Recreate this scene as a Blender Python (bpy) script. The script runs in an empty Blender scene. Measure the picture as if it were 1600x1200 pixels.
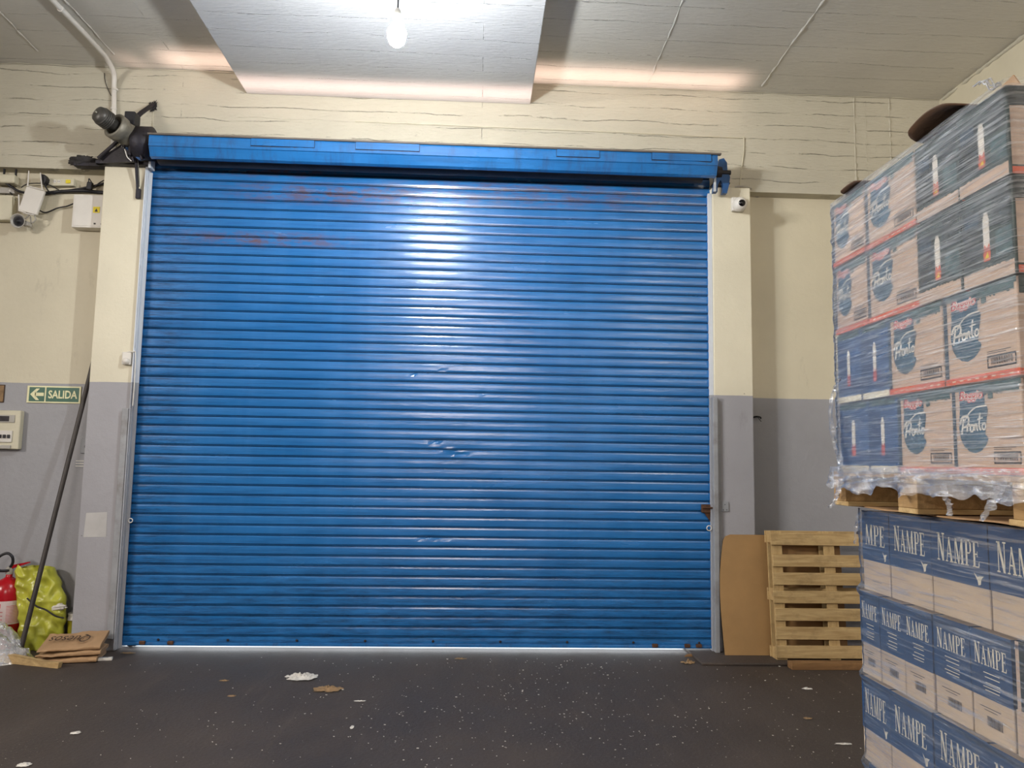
import bpy, bmesh, math, random
from mathutils import Vector, Matrix, noise
random.seed(7)
S = bpy.context.scene
COL = S.collection
PI = math.pi
# ---------------------------------------------------------------- camera
F_PX, YAW, PITCH, ROLL, DIST, EYE = 1205.0, math.radians(2.66), math.radians(5.8), math.radians(.955), 6.75, 1.6
fw = Vector((math.sin(YAW)*math.cos(PITCH), math.cos(YAW)*math.cos(PITCH), math.sin(PITCH)))
r0 = Vector((math.cos(YAW), -math.sin(YAW), 0)); u0 = r0.cross(fw)
rt = math.cos(ROLL)*r0 + math.sin(ROLL)*u0
up = -math.sin(ROLL)*r0 + math.cos(ROLL)*u0
EYEP = Vector((0, -DIST, EYE))
cd = bpy.data.cameras.new('camera'); cam = bpy.data.objects.new('camera', cd); COL.objects.link(cam)
m3 = Matrix((rt, up, -fw)).transposed()
cam.matrix_world = Matrix.Translation(EYEP) @ m3.to_4x4()
cd.sensor_width = 36; cd.lens = F_PX/1600*36; cd.clip_start = .05; cd.clip_end = 200
S.camera = cam
S.view_settings.view_transform = 'Standard'; S.view_settings.look = 'None'
S.view_settings.gamma = 1; S.view_settings.use_curve_mapping = False
S.view_settings.exposure = 0.0
# ---------------------------------------------------------------- world (daylight outside the door)
W = bpy.data.worlds.new('daylight'); S.world = W; W.use_nodes = True
W.node_tree.nodes['Background'].inputs[0].default_value = (.85, .93, 1, 1)
W.node_tree.nodes['Background'].inputs[1].default_value = 4.5
# ---------------------------------------------------------------- unseen lamps: hall lamps behind the viewer, added fill at left
def area(name, loc, aim, sx, sy, watt, col, spread=180):
    l = bpy.data.lights.new(name, 'AREA'); l.shape = 'RECTANGLE'; l.size = sx; l.size_y = sy
    l.energy = watt; l.color = col; l.spread = math.radians(spread)
    o = bpy.data.objects.new(name, l); COL.objects.link(o); o.location = loc
    d = Vector(aim) - Vector(loc)
    o.rotation_euler = d.to_track_quat('-Z', 'Y').to_euler()
    return o
area('unseen_lamp', (-.5, -15.5, 4.3), (-.3, 0, 1.2), 2.6, .5, 340, (1, .88, .82))
area('unseen_lamp', (-8.0, -6.4, 4.1), (1.5, -4.0, 1.2), 1.8, .6, 290, (1, .93, .86), 110)  # added fill that brightens the stacked cartons, not a known hall lamp
area('unseen_lamp', (3.9, -9.0, 4.4), (-.5, -1, 2.8), 1.6, .4, 60, (1, .93, .82))
# daylight that comes in above the rolled shutter, between hood and lintel
dl = bpy.data.lights.new('daylight_over_roll', 'AREA'); dl.shape = 'RECTANGLE'; dl.size = 5.5; dl.size_y = .26
dl.energy = 7.5; dl.color = (1, .72, .62); dl.spread = math.radians(34)
dlo = bpy.data.objects.new('daylight_over_roll', dl); COL.objects.link(dlo)
dlo.location = (-.40, -.145, 4.335); dlo.rotation_euler = (PI, 0, 0)
BULB = Vector((-.53, -2.25, 4.19))
BULB_STRENGTH = 1250

# ---------------------------------------------------------------- helpers
def ray(px, py): return fw + rt*((px-800)/F_PX) - up*((py-600)/F_PX)
def atY(px, py, y):
    d = ray(px, py); return EYEP + d*((y-EYEP.y)/d.y)
def atZ(px, py, z=0):
    d = ray(px, py); return EYEP + d*((z-EYEP.z)/d.z)
def atX(px, py, x):
    d = ray(px, py); return EYEP + d*((x-EYEP.x)/d.x)
def s2l(c): return c/12.92 if c <= .04045 else ((c+.055)/1.055)**2.4
def rgb(r, g, b): return (s2l(r/255), s2l(g/255), s2l(b/255), 1)
MATS = {}
class NT:
    """tiny node helper"""
    def __init__(s, m): s.t = m.node_tree; s.n = s.t.nodes; s.l = s.t.links
    def add(s, ty, **kw):
        n = s.n.new(ty)
        for k, v in kw.items():
            if k.startswith('i_'):
                key = k[2:].replace('_', ' ')
                n.inputs[int(key) if key.isdigit() else key].default_value = v
            else: setattr(n, k, v)
        return n
    def link(s, a, b): s.l.new(a, b)
    def noise(s, vec, scale, detail=3, rough=.5, dist=0):
        n = s.add('ShaderNodeTexNoise'); n.inputs['Scale'].default_value = scale
        n.inputs['Detail'].default_value = detail; n.inputs['Roughness'].default_value = rough
        n.inputs['Distortion'].default_value = dist
        s.link(vec, n.inputs['Vector']); return n.outputs['Fac']
    def coords(s, kind='Object', sc=(1, 1, 1)):
        tc = s.add('ShaderNodeTexCoord'); mp = s.add('ShaderNodeMapping'); mp.inputs['Scale'].default_value = sc
        s.link(tc.outputs[kind], mp.inputs['Vector']); return mp.outputs['Vector']
    def ramp(s, fac, a, b, ca=(0, 0, 0, 1), cb=(1, 1, 1, 1)):
        r = s.add('ShaderNodeValToRGB'); e = r.color_ramp.elements
        e[0].position = a; e[0].color = ca; e[1].position = b; e[1].color = cb
        s.link(fac, r.inputs['Fac']); return r.outputs['Color']
    def mix(s, fac, a, b, mode='MIX'):
        m = s.add('ShaderNodeMix', data_type='RGBA', blend_type=mode)
        for i, v in ((0, fac), (6, a), (7, b)):
            if hasattr(v, 'links') or hasattr(v, 'is_linked'): s.link(v, m.inputs[i])
            else: m.inputs[i].default_value = v
        return m.outputs[2]
    def math(s, op, a, b=None, clamp=False):
        m = s.add('ShaderNodeMath', operation=op, use_clamp=clamp)
        for i, v in ((0, a), (1, b)):
            if v is None: continue
            if hasattr(v, 'is_linked'): s.link(v, m.inputs[i])
            else: m.inputs[i].default_value = v
        return m.outputs[0]
def base(name):
    m = bpy.data.materials.new(name); m.use_nodes = True; MATS[name] = m
    t = NT(m); return m, t, m.node_tree.nodes['Principled BSDF']
def simple(name, col, rough=.6, metal=0, mottle=.12, scale=8, bump=0, bscale=40, dirt=None, dirtamt=.5, spec=.5, stretch=(1, 1, 1)):
    m, t, p = base(name)
    v = t.coords('Object', stretch)
    f = t.noise(v, scale, 4, .6)
    c2 = tuple(max(0, x*(1-mottle*2.2)) for x in col[:3])+(1,)
    c1 = tuple(min(1, x*(1+mottle)) for x in col[:3])+(1,)
    c = t.ramp(f, .3, .7, c2, c1)
    if dirt:
        g = t.noise(v, scale*.45, 6, .7)
        c = t.mix(t.math('MULTIPLY', t.ramp(g, .5, .72), dirtamt), c, dirt)
    t.link(c, p.inputs['Base Color'])
    p.inputs['Roughness'].default_value = rough; p.inputs['Metallic'].default_value = metal
    p.inputs['Specular IOR Level'].default_value = spec
    if bump:
        b = t.add('ShaderNodeBump'); b.inputs['Strength'].default_value = bump; b.inputs['Distance'].default_value = .01
        t.link(t.noise(v, bscale, 4, .6), b.inputs['Height']); t.link(b.outputs[0], p.inputs['Normal'])
    return m

# painted walls: grey dado below 2.22 m, cream above
def wall_mat(name, split=2.222, upper=rgb(208, 200, 176), lower=rgb(156, 156, 160)):
    m, t, p = base(name)
    v = t.coords('Object')
    sep = t.add('ShaderNodeSeparateXYZ'); tc = t.add('ShaderNodeTexCoord'); t.link(tc.outputs['Object'], sep.inputs[0])
    wob = t.math('MULTIPLY', t.noise(v, 4, 3), .012)
    z = t.math('ADD', sep.outputs['Z'], wob)
    fac = t.math('GREATER_THAN', z, split+.006)
    f = t.noise(v, 1.4, 5, .6)
    cu = t.ramp(f, .3, .7, tuple(x*.90 for x in upper[:3])+(1,), upper)
    cl = t.ramp(f, .3, .7, tuple(x*.88 for x in lower[:3])+(1,), lower)
    c = t.mix(fac, cl, cu)
    # scuffs, small dark chips
    vo = t.add('ShaderNodeTexVoronoi', feature='F1'); vo.inputs['Scale'].default_value = 3.3; t.link(v, vo.inputs['Vector'])
    chip = t.math('MULTIPLY', t.math('LESS_THAN', vo.outputs['Distance'], .02), .5)
    c = t.mix(chip, c, rgb(80, 75, 65))
    sc = t.ramp(t.noise(t.coords('Object', (1, 1, .35)), 5, 7, .75), .62, .75)
    c = t.mix(t.math('MULTIPLY', sc, .22), c, rgb(105, 98, 85))
    t.link(c, p.inputs['Base Color']); p.inputs['Roughness'].default_value = .55
    b = t.add('ShaderNodeBump'); b.inputs['Strength'].default_value = .35; b.inputs['Distance'].default_value = .01
    t.link(t.noise(v, 22, 6, .65), b.inputs['Height']); t.link(b.outputs[0], p.inputs['Normal'])
    return m
# painted board-formed concrete; boards run along X, stacked along axis 'Z' or 'Y'
def board_mat(name, col, axis, pitch=.135, seam=.35, strength=.8, dark=(.05, .045, .035, 1), speck=.45, chipc=(.05, .045, .035, 1), grain=1.1):
    m, t, p = base(name)
    tc = t.add('ShaderNodeTexCoord'); sep = t.add('ShaderNodeSeparateXYZ'); t.link(tc.outputs['Object'], sep.inputs[0])
    v = t.coords('Object')
    n1 = t.noise(t.coords('Object', (.7, 1.5, 1.5)), 2.2, 4, .6)
    n2 = t.noise(t.coords('Object', (9, 3, 3)), 5, 4, .7)
    q = t.math('ADD', sep.outputs[axis], t.math('MULTIPLY', n1, .10))
    q = t.math('ADD', q, t.math('MULTIPLY', n2, .010))
    br = t.add('ShaderNodeCombineXYZ'); t.link(sep.outputs['X'], br.inputs[0]); t.link(q, br.inputs[1])
    bt = t.add('ShaderNodeTexBrick', offset=.37, offset_frequency=2)
    bt.inputs['Scale'].default_value = 1; bt.inputs['Brick Width'].default_value = 7.3
    bt.inputs['Row Height'].default_value = pitch; bt.inputs['Mortar Size'].default_value = .004
    bt.inputs['Mortar Smooth'].default_value = .4; bt.inputs['Bias'].default_value = 0
    bt.inputs['Color1'].default_value = (.2, .2, .2, 1); bt.inputs['Color2'].default_value = (.8, .8, .8, 1); bt.inputs['Mortar'].default_value = (.5, .5, .5, 1)
    t.link(br.outputs[0], bt.inputs['Vector'])
    mort = bt.outputs['Fac']
    breakup = t.ramp(t.noise(t.coords('Object', (1, 2.5, 2.5)), 2.4, 5, .75), .46, .62)
    line = t.math('MULTIPLY', mort, breakup)
    bw = t.add('ShaderNodeRGBToBW'); t.link(bt.outputs['Color'], bw.inputs[0])
    f = t.noise(v, 1.1, 5, .6)
    c = t.ramp(f, .3, .72, tuple(x*.86 for x in col[:3])+(1,), col)
    c = t.mix(t.math('MULTIPLY', bw.outputs[0], .10), c, tuple(x*.7 for x in col[:3])+(1,))
    c = t.mix(t.math('MULTIPLY', line, seam), c, dark)
    # paint chips and nail holes
    chip = t.ramp(t.noise(t.coords('Object', (1, 1.4, 1.4)), 9, 8, .85), .63, .67)
    c = t.mix(t.math('MULTIPLY', chip, speck), c, chipc)
    t.link(c, p.inputs['Base Color']); p.inputs['Roughness'].default_value = .6
    h = t.math('SUBTRACT', t.math('MULTIPLY', bw.outputs[0], .35), t.math('MULTIPLY', line, 1.6))
    h = t.math('ADD', h, t.math('MULTIPLY', t.noise(t.coords('Object', (3, 14, 14)), 4, 7, .72), grain))
    b = t.add('ShaderNodeBump'); b.inputs['Strength'].default_value = strength; b.inputs['Distance'].default_value = .012
    t.link(h, b.inputs['Height']); t.link(b.outputs[0], p.inputs['Normal'])
    return m
def floor_mat():
    m, t, p = base('dark_floor')
    v = t.coords('Object')
    a = t.noise(v, .8, 6, .6); b2 = t.noise(t.coords('Object', (2.5, .6, 1)), 1.6, 6, .65)
    c = t.ramp(a, .3, .7, rgb(48, 40, 36), rgb(72, 62, 56))
    c = t.mix(t.math('MULTIPLY', t.ramp(b2, .45, .7), .45), c, rgb(44, 36, 34))
    tr = t.ramp(t.noise(t.coords('Object', (6, .5, 1)), 1.3, 5, .7), .58, .72)
    c = t.mix(t.math('MULTIPLY', tr, .25), c, rgb(104, 90, 80))
    fine = t.ramp(t.noise(v, 60, 4, .8), .35, .75)
    c = t.mix(t.math('MULTIPLY', fine, .22), c, rgb(110, 96, 84))
    # grains of white dust and paper
    for sc, th, k in ((26, .09, .4), (47, .12, .35), (11, .04, .45)):
        vo = t.add('ShaderNodeTexVoronoi'); vo.inputs['Scale'].default_value = sc
        vo.inputs['Randomness'].default_value = 1
        t.link(t.coords('Object', (1, 1.3, 1)), vo.inputs['Vector'])
        dens = t.ramp(t.noise(v, 1.1, 4, .65), .47, .64)
        wn = t.add('ShaderNodeTexWhiteNoise'); t.link(vo.outputs['Position'], wn.inputs['Vector'])
        sp = t.math('LESS_THAN', vo.outputs['Distance'], th)
        sp = t.math('MULTIPLY', sp, t.math('GREATER_THAN', wn.outputs['Value'], .5))
        sp = t.math('MULTIPLY', t.math('MULTIPLY', sp, dens), k)
        c = t.mix(sp, c, rgb(196, 186, 172))
    t.link(c, p.inputs['Base Color'])
    rr = t.ramp(a, .3, .7, (.55, .55, .55, 1), (.78, .78, .78, 1)); t.link(rr, p.inputs['Roughness'])
    b = t.add('ShaderNodeBump'); b.inputs['Strength'].default_value = .5; b.inputs['Distance'].default_value = .01
    t.link(t.math('ADD', t.noise(v, 35, 6, .7), t.math('MULTIPLY', a, 2)), b.inputs['Height']); t.link(b.outputs[0], p.inputs['Normal'])
    return m
def shutter_mat(name, rust=True):
    m, t, p = base(name)
    tc = t.add('ShaderNodeTexCoord'); sep = t.add('ShaderNodeSeparateXYZ'); t.link(tc.outputs['Object'], sep.inputs[0])
    v = t.coords('Object')
    f = t.noise(t.coords('Object', (.5, 1, 3)), 2, 4, .6)
    c = t.ramp(f, .3, .7, rgb(28, 98, 160), rgb(36, 112, 178))
    # pale vertical weathering and horizontal scratches
    wx = t.ramp(t.noise(t.coords('Object', (1.3, 1, .12)), 2.3, 4, .6), .45, .7)
    c = t.mix(t.math('MULTIPLY', wx, .12), c, rgb(86, 148, 214))
    scr = t.ramp(t.noise(t.coords('Object', (1.5, 1, 60)), 3, 5, .8), .67, .72)
    c = t.mix(t.math('MULTIPLY', scr, .35), c, rgb(128, 172, 220))
    gr = t.ramp(t.noise(t.coords('Object', (1.2, 1, 26)), 1.6, 6, .7), .5, .72)
    c = t.mix(t.math('MULTIPLY', gr, .38), c, rgb(18, 44, 76))
    if not rust:
        hr = t.ramp(t.noise(t.coords('Object', (3.5, 1, .8)), 2.2, 6, .75), .5, .68)
        c = t.mix(t.math('MULTIPLY', hr, .6), c, rgb(50, 66, 96))
    if rust:
        # rust below the hood and in two patches on the left
        rn = t.noise(t.coords('Object', (2.2, 1, 7)), 2.4, 6, .7)
        top = t.ramp(sep.outputs['Z'], 0, 1)
        def bump1(sock, c0, w):
            d = t.math('DIVIDE', t.math('SUBTRACT', sock, c0), w)
            return t.math('SUBTRACT', 1.0, t.math('MULTIPLY', d, d), True)
        def patch(cx, wx_, cz, wz): return t.math('MULTIPLY', bump1(sep.outputs['X'], cx, wx_), bump1(sep.outputs['Z'], cz, wz))
        ms = t.math('MAXIMUM', patch(-2.0, 1.0, 4.17, .10), patch(-1.9, .9, 3.52, .09))
        ms = t.math('MAXIMUM', ms, patch(-1.3, 1.1, 3.95, .12))
        ms = t.math('MAXIMUM', ms, t.math('MULTIPLY', patch(.6, 1.8, 4.02, .16), .7))
        ms = t.math('MAXIMUM', ms, t.math('MULTIPLY', bump1(sep.outputs['Z'], 4.2, .07), .75))
        rm = t.math('MULTIPLY', t.ramp(rn, .42, .62), ms)
        c = t.mix(t.math('MULTIPLY', rm, .85), c, rgb(104, 72, 60))
        # grime at the left edge and foot
        ge = t.math('MAXIMUM', bump1(sep.outputs['X'], -2.9, .55), t.math('MULTIPLY', bump1(sep.outputs['Z'], .05, .9), .9))
        gn = t.ramp(t.noise(t.coords('Object', (1.6, 1, 16)), 2.2, 6, .75), .44, .66)
        c = t.mix(t.math('MULTIPLY', t.math('MULTIPLY', gn, ge), .7), c, rgb(22, 34, 50))
    # grime collected in the joints between slats (follows the slat pitch)
        ph = t.math('FRACT', t.math('DIVIDE', t.math('SUBTRACT', sep.outputs['Z'], .113), .0835))
        jn = t.math('MAXIMUM', t.math('LESS_THAN', ph, .05), t.math('MULTIPLY', t.math('GREATER_THAN', ph, .10), t.math('LESS_THAN', ph, .165)))
        jn = t.math('MULTIPLY', jn, t.ramp(t.noise(t.coords('Object', (2, 1, 5)), 2, 4, .6), .15, .4))
        c = t.mix(t.math('MULTIPLY', jn, .85), c, rgb(10, 20, 34))
    t.link(c, p.inputs['Base Color'])
    r = t.ramp(f, .3, .7, (.19, .19, .19, 1), (.29, .29, .29, 1)); t.link(r, p.inputs['Roughness'])
    p.inputs['Specular IOR Level'].default_value = .7
    b = t.add('ShaderNodeBump'); b.inputs['Strength'].default_value = .12; b.inputs['Distance'].default_value = .01
    t.link(t.noise(t.coords('Object', (1, 1, 4)), 7, 4, .6), b.inputs['Height']); t.link(b.outputs[0], p.inputs['Normal'])
    return m
def wood_mat(name, a, b_, sx=(1, 12, 12), knots=True):
    m, t, p = base(name)
    v = t.coords('Object', sx)
    f = t.noise(v, 3.0, 6, .65, .6)
    c = t.ramp(f, .3, .72, a, b_)
    st = t.ramp(t.noise(t.coords('Object', (2.2, 3, 3)), 2.4, 5, .7), .5, .72)
    c = t.mix(t.math('MULTIPLY', st, .5), c, tuple(x*.45 for x in a[:3])+(1,))
    t.link(c, p.inputs['Base Color']); p.inputs['Roughness'].default_value = .75
    b = t.add('ShaderNodeBump'); b.inputs['Strength'].default_value = .4; b.inputs['Distance'].default_value = .004
    t.link(f, b.inputs['Height']); t.link(b.outputs[0], p.inputs['Normal'])
    return m
def film_mat(name, haze=.10, streak=.55, tint=(1, 1, 1, 1), sc=(1, 1, 1), rough=.16, bstr=.6, coat=.0):
    """clear stretch film: mostly see-through, glossy where it is wrinkled"""
    m = bpy.data.materials.new(name); m.use_nodes = True; t = NT(m)
    t.n.remove(t.n['Principled BSDF']); out = t.n['Material Output']
    v = t.coords('Object', sc)
    fine = t.noise(v, 1, 5, .7, .4)
    wide = t.noise(t.coords('Object', tuple(x*.25 for x in sc)), 1, 3, .6, .3)
    line = t.ramp(fine, .50, .62)
    fac = t.math('ADD', t.math('MULTIPLY', t.math('MULTIPLY', line, t.ramp(wide, .3, .65)), streak), haze, True)
    fr = t.add('ShaderNodeFresnel'); fr.inputs['IOR'].default_value = 1.45
    b = t.add('ShaderNodeBump'); b.inputs['Strength'].default_value = bstr; b.inputs['Distance'].default_value = .03
    t.link(t.math('ADD', fine, t.math('MULTIPLY', wide, .8)), b.inputs['Height'])
    gl = t.add('ShaderNodeBsdfGlossy'); gl.inputs['Color'].default_value = (1, 1, 1, 1); gl.inputs['Roughness'].default_value = rough
    t.link(b.outputs[0], gl.inputs['Normal'])
    di = t.add('ShaderNodeBsdfDiffuse'); di.inputs['Color'].default_value = (.92, .92, .94, 1)
    tr = t.add('ShaderNodeBsdfTransparent'); tr.inputs['Color'].default_value = tint
    m1 = t.add('ShaderNodeMixShader'); t.link(fac, m1.inputs[0]); t.link(tr.outputs[0], m1.inputs[1]); 
    sheen = t.add('ShaderNodeMixShader'); sheen.inputs[0].default_value = .5
    t.link(di.outputs[0], sheen.inputs[1]); t.link(gl.outputs[0], sheen.inputs[2]); t.link(sheen.outputs[0], m1.inputs[2])
    m2 = t.add('ShaderNodeMixShader'); t.link(t.math('ADD', t.math('ADD', t.math('MULTIPLY', fr.outputs[0], 2.6), coat), t.math('MULTIPLY', line, .16), True), m2.inputs[0]); t.link(m1.outputs[0], m2.inputs[1]); t.link(gl.outputs[0], m2.inputs[2])
    t.link(m2.outputs[0], out.inputs['Surface']); MATS[name] = m
    return m
def emit(name, col, s):
    m = bpy.data.materials.new(name); m.use_nodes = True; p = m.node_tree.nodes['Principled BSDF']
    p.inputs['Base Color'].default_value = (1, 1, 1, 1); p.inputs['Emission Color'].default_value = col; p.inputs['Emission Strength'].default_value = s
    return m

class MB:
    """collects geometry with several materials, then links it as ONE mesh object"""
    def __init__(s): s.v = []; s.f = []; s.mi = []; s.sm = []; s.mats = []
    def mid(s, m):
        if m not in s.mats: s.mats.append(m)
        return s.mats.index(m)
    def poly(s, pts, m, smooth=False):
        b = len(s.v); s.v += [tuple(p) for p in pts]; s.f.append(tuple(range(b, b+len(pts)))); s.mi.append(s.mid(m)); s.sm.append(smooth)
    def mesh(s, vs, fs, m, smooth=False):
        b = len(s.v); s.v += [tuple(p) for p in vs]; k = s.mid(m)
        for f in fs: s.f.append(tuple(b+i for i in f)); s.mi.append(k); s.sm.append(smooth)
    def box(s, a, b, m, M=None, bev=0):
        x0, y0, z0 = a; x1, y1, z1 = b
        if bev:
            bm = bmesh.new(); bmesh.ops.create_cube(bm, size=1)
            for v in bm.verts: v.co = Vector(((x0+x1)/2+v.co.x*(x1-x0), (y0+y1)/2+v.co.y*(y1-y0), (z0+z1)/2+v.co.z*(z1-z0)))
            bmesh.ops.bevel(bm, geom=bm.edges[:], offset=bev, segments=2, affect='EDGES', profile=.5)
            bm.verts.index_update(); vs = [v.co.copy() for v in bm.verts]; fs = [[v.index for v in f.verts] for f in bm.faces]; bm.free()
        else:
            vs = [Vector(p) for p in ((x0, y0, z0), (x1, y0, z0), (x1, y1, z0), (x0, y1, z0), (x0, y0, z1), (x1, y0, z1), (x1, y1, z1), (x0, y1, z1))]
            fs = [(3, 2, 1, 0), (4, 5, 6, 7), (0, 1, 5, 4), (1, 2, 6, 5), (2, 3, 7, 6), (3, 0, 4, 7)]
        if M is not None: vs = [M @ v for v in vs]
        s.mesh(vs, fs, m)
    def tube(s, pts, r, m, n=10, cap=True, closed=False):
        pts = [Vector(p) for p in pts]; N = len(pts); rr = r if isinstance(r, (list, tuple)) else [r]*N
        vs = []; fs = []; prev = None
        for i, p in enumerate(pts):
            if closed: d = pts[(i+1) % N]-pts[i-1]
            else: d = pts[min(i+1, N-1)]-pts[max(i-1, 0)]
            d.normalize()
            a = Vector((0, 0, 1)) if abs(d.z) < .9 else Vector((1, 0, 0))
            if prev is not None: a = prev
            x = (a - d*a.dot(d)).normalized(); y = d.cross(x); prev = x
            for k in range(n):
                th = 2*PI*k/n; vs.append(p+(x*math.cos(th)+y*math.sin(th))*rr[i])
        for i in range(N if closed else N-1):
            for k in range(n):
                j = (i+1) % N; fs.append((i*n+k, i*n+(k+1) % n, j*n+(k+1) % n, j*n+k))
        s.mesh(vs, fs, m, True)
        if cap and not closed:
            s.mesh(vs[:n], [tuple(range(n))[::-1]], m); s.mesh(vs[-n:], [tuple(range(n))], m)
    def lathe(s, prof, o, axis, m, n=24):
        o = Vector(o); d = Vector(axis).normalized(); a = Vector((0, 0, 1)) if abs(d.z) < .9 else Vector((1, 0, 0))
        x = (a-d*a.dot(d)).normalized(); y = d.cross(x); vs = []; fs = []
        for r, h in prof:
            for k in range(n):
                th = 2*PI*k/n; vs.append(o+d*h+(x*math.cos(th)+y*math.sin(th))*r)
        for i in range(len(prof)-1):
            for k in range(n): fs.append((i*n+k, i*n+(k+1) % n, (i+1)*n+(k+1) % n, (i+1)*n+k))
        s.mesh(vs, fs, m, True)
        s.mesh(vs[:n], [tuple(range(n))[::-1]], m); s.mesh(vs[-n:], [tuple(range(n))], m)
    def grid(s, fn, nu, nv, m, smooth=True):
        vs = [fn(i/nu, j/nv) for j in range(nv+1) for i in range(nu+1)]
        fs = [(j*(nu+1)+i, j*(nu+1)+i+1, (j+1)*(nu+1)+i+1, (j+1)*(nu+1)+i) for j in range(nv) for i in range(nu)]
        s.mesh(vs, fs, m, smooth)
    def prism(s, pts, thick, m):
        """pts: ring of 3D points, thick: extrusion vector"""
        n = len(pts); t = Vector(thick); vs = [Vector(p) for p in pts]+[Vector(p)+t for p in pts]
        fs = [tuple(range(n))[::-1], tuple(range(n, 2*n))]+[(i, (i+1) % n, n+(i+1) % n, n+i) for i in range(n)]
        s.mesh(vs, fs, m)
    def build(s, name, parent=None, loc=None, fix=False):
        me = bpy.data.meshes.new(name); me.from_pydata(s.v, [], s.f)
        for m in s.mats: me.materials.append(m)
        me.polygons.foreach_set('material_index', s.mi); me.polygons.foreach_set('use_smooth', s.sm)
        if fix:
            bm = bmesh.new(); bm.from_mesh(me); bmesh.ops.remove_doubles(bm, verts=bm.verts, dist=1e-5); bmesh.ops.recalc_face_normals(bm, faces=bm.faces); bm.to_mesh(me); bm.free()
        me.update(); o = bpy.data.objects.new(name, me); COL.objects.link(o)
        if parent is not None: o.parent = parent
        if loc is not None: o.location = loc
        return o
def recenter(o):
    """object origin to the middle of its base, shape stays where it is (objects without children)"""
    me = o.data; xs = [v.co for v in me.vertices]
    c = Vector(((min(v.x for v in xs)+max(v.x for v in xs))/2, (min(v.y for v in xs)+max(v.y for v in xs))/2, min(v.z for v in xs)))
    me.transform(Matrix.Translation(-c)); o.location = o.location + c
    return o
def tag(o, label, cat, group=None, kind=None):
    o['label'] = label
    o['category'] = cat
    if group: o['group'] = group
    if kind: o['kind'] = kind
    return o
def struct(o, label=None):
    o['kind'] = 'structure'
    if label: o['label'] = label
    return o
def empty(name, loc, label=None, cat=None, group=None):
    o = bpy.data.objects.new(name, None); COL.objects.link(o); o.location = loc; o.empty_display_size = .05
    if label: tag(o, label, cat, group)
    return o
def local(o, root, part=None):
    """parent o (modelled in world coordinates) to root without moving it"""
    o.parent = part or root; o.data.transform(Matrix.Translation(-Vector(root.location)))
    return o
def cat(p, q, sag, n=14):
    p = Vector(p); q = Vector(q); return [p.lerp(q, i/n)+Vector((0, 0, -sag*4*(i/n)*(1-i/n))) for i in range(n+1)]
def smoothpts(pts, n=6):
    P = [Vector(p) for p in pts]; P = [P[0]]+P+[P[-1]]; out = []
    for i in range(1, len(P)-2):
        for k in range(n):
            t = k/n; a, b, c, d = P[i-1], P[i], P[i+1], P[i+2]
            out.append(.5*((2*b)+(c-a)*t+(2*a-5*b+4*c-d)*t*t+(3*b-a-3*c+d)*t**3))
    out.append(P[-2]); return out
_tc = {}
def text_mesh(s, size=1, shear=0, offset=0):
    k = (s, shear, offset)
    if k not in _tc:
        cu = bpy.data.curves.new('lettering', 'FONT'); cu.body = s; cu.size = 1; cu.shear = shear; cu.offset = offset; cu.resolution_u = 3
        o = bpy.data.objects.new('lettering', cu); COL.objects.link(o)
        bpy.context.view_layer.update()
        dg = bpy.context.evaluated_depsgraph_get()
        me = bpy.data.meshes.new_from_object(o.evaluated_get(dg))
        vs = [v.co.copy() for v in me.vertices]; fs = [tuple(p.vertices) for p in me.polygons]
        bpy.data.objects.remove(o); bpy.data.curves.remove(cu); bpy.data.meshes.remove(me)
        x0 = min(v.x for v in vs); x1 = max(v.x for v in vs); y0 = min(v.y for v in vs); y1 = max(v.y for v in vs)
        _tc[k] = (vs, fs, x0, x1, y0, y1)
    return _tc[k]
def put_text(mb, s, m, fn, u0, u1, v0, v1, shear=0, offset=0, ref=None):
    """fits text into the box u0..u1, v0..v1 and maps (u,v)->3D by fn"""
    vs, fs, x0, x1, y0, y1 = text_mesh(s, 1, shear, offset)
    if ref: _, _, x0, x1, y0, y1 = text_mesh(s, 1, shear, ref)
    mb.mesh([fn(u0+(v.x-x0)/(x1-x0)*(u1-u0), v0+(v.y-y0)/(y1-y0)*(v1-v0)) for v in vs], fs, m)

# ---------------------------------------------------------------- materials
M = {}
M['wall'] = wall_mat('painted_plaster')
M['pil'] = wall_mat('painted_pilaster', upper=rgb(220, 213, 190), lower=rgb(162, 161, 166))
M['lintel'] = board_mat('painted_lintel_boards', rgb(210, 204, 184), 'Z', .13, .6, 1.0)
M['ceil'] = board_mat('painted_ceiling_boards', rgb(222, 218, 208), 'Y', .24, .5, 1.2, dark=(.92, .90, .86, 1), grain=.5, speck=.55)
M['beam'] = board_mat('painted_beam_boards', rgb(206, 206, 206), 'Y', .24, .8, 1.2, dark=(.95, .95, .95, 1), speck=.4, grain=.5)
M['floor'] = floor_mat()
M['pavement'] = simple('pale_concrete_pavement', rgb(206, 204, 198), .8, 0, .06, 4)
M['blue'] = shutter_mat('blue_shutter_paint')
M['blue2'] = shutter_mat('blue_hood_paint', False)
M['rail'] = simple('pale_painted_steel', rgb(196, 204, 212), .45, 0, .06, 6, .1, dirt=rgb(120, 112, 100), dirtamt=.5)
M['rail2'] = wall_mat('two_tone_rail_paint', upper=rgb(206, 212, 220), lower=rgb(160, 163, 170))
M['greyrail'] = simple('grey_painted_steel', rgb(150, 152, 156), .5, 0, .08, 6, .1, dirt=rgb(90, 78, 66), dirtamt=.6)
M['white'] = simple('white_plastic', rgb(216, 212, 204), .4, 0, .04, 4)
M['grey_plastic'] = simple('grey_plastic', rgb(168, 164, 156), .45, 0, .04, 4)
M['cream'] = simple('cream_plastic', rgb(206, 200, 176), .45, 0, .06, 4)
M['black'] = simple('black_rubber', rgb(24, 24, 30), .5, 0, .1, 8)
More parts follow.
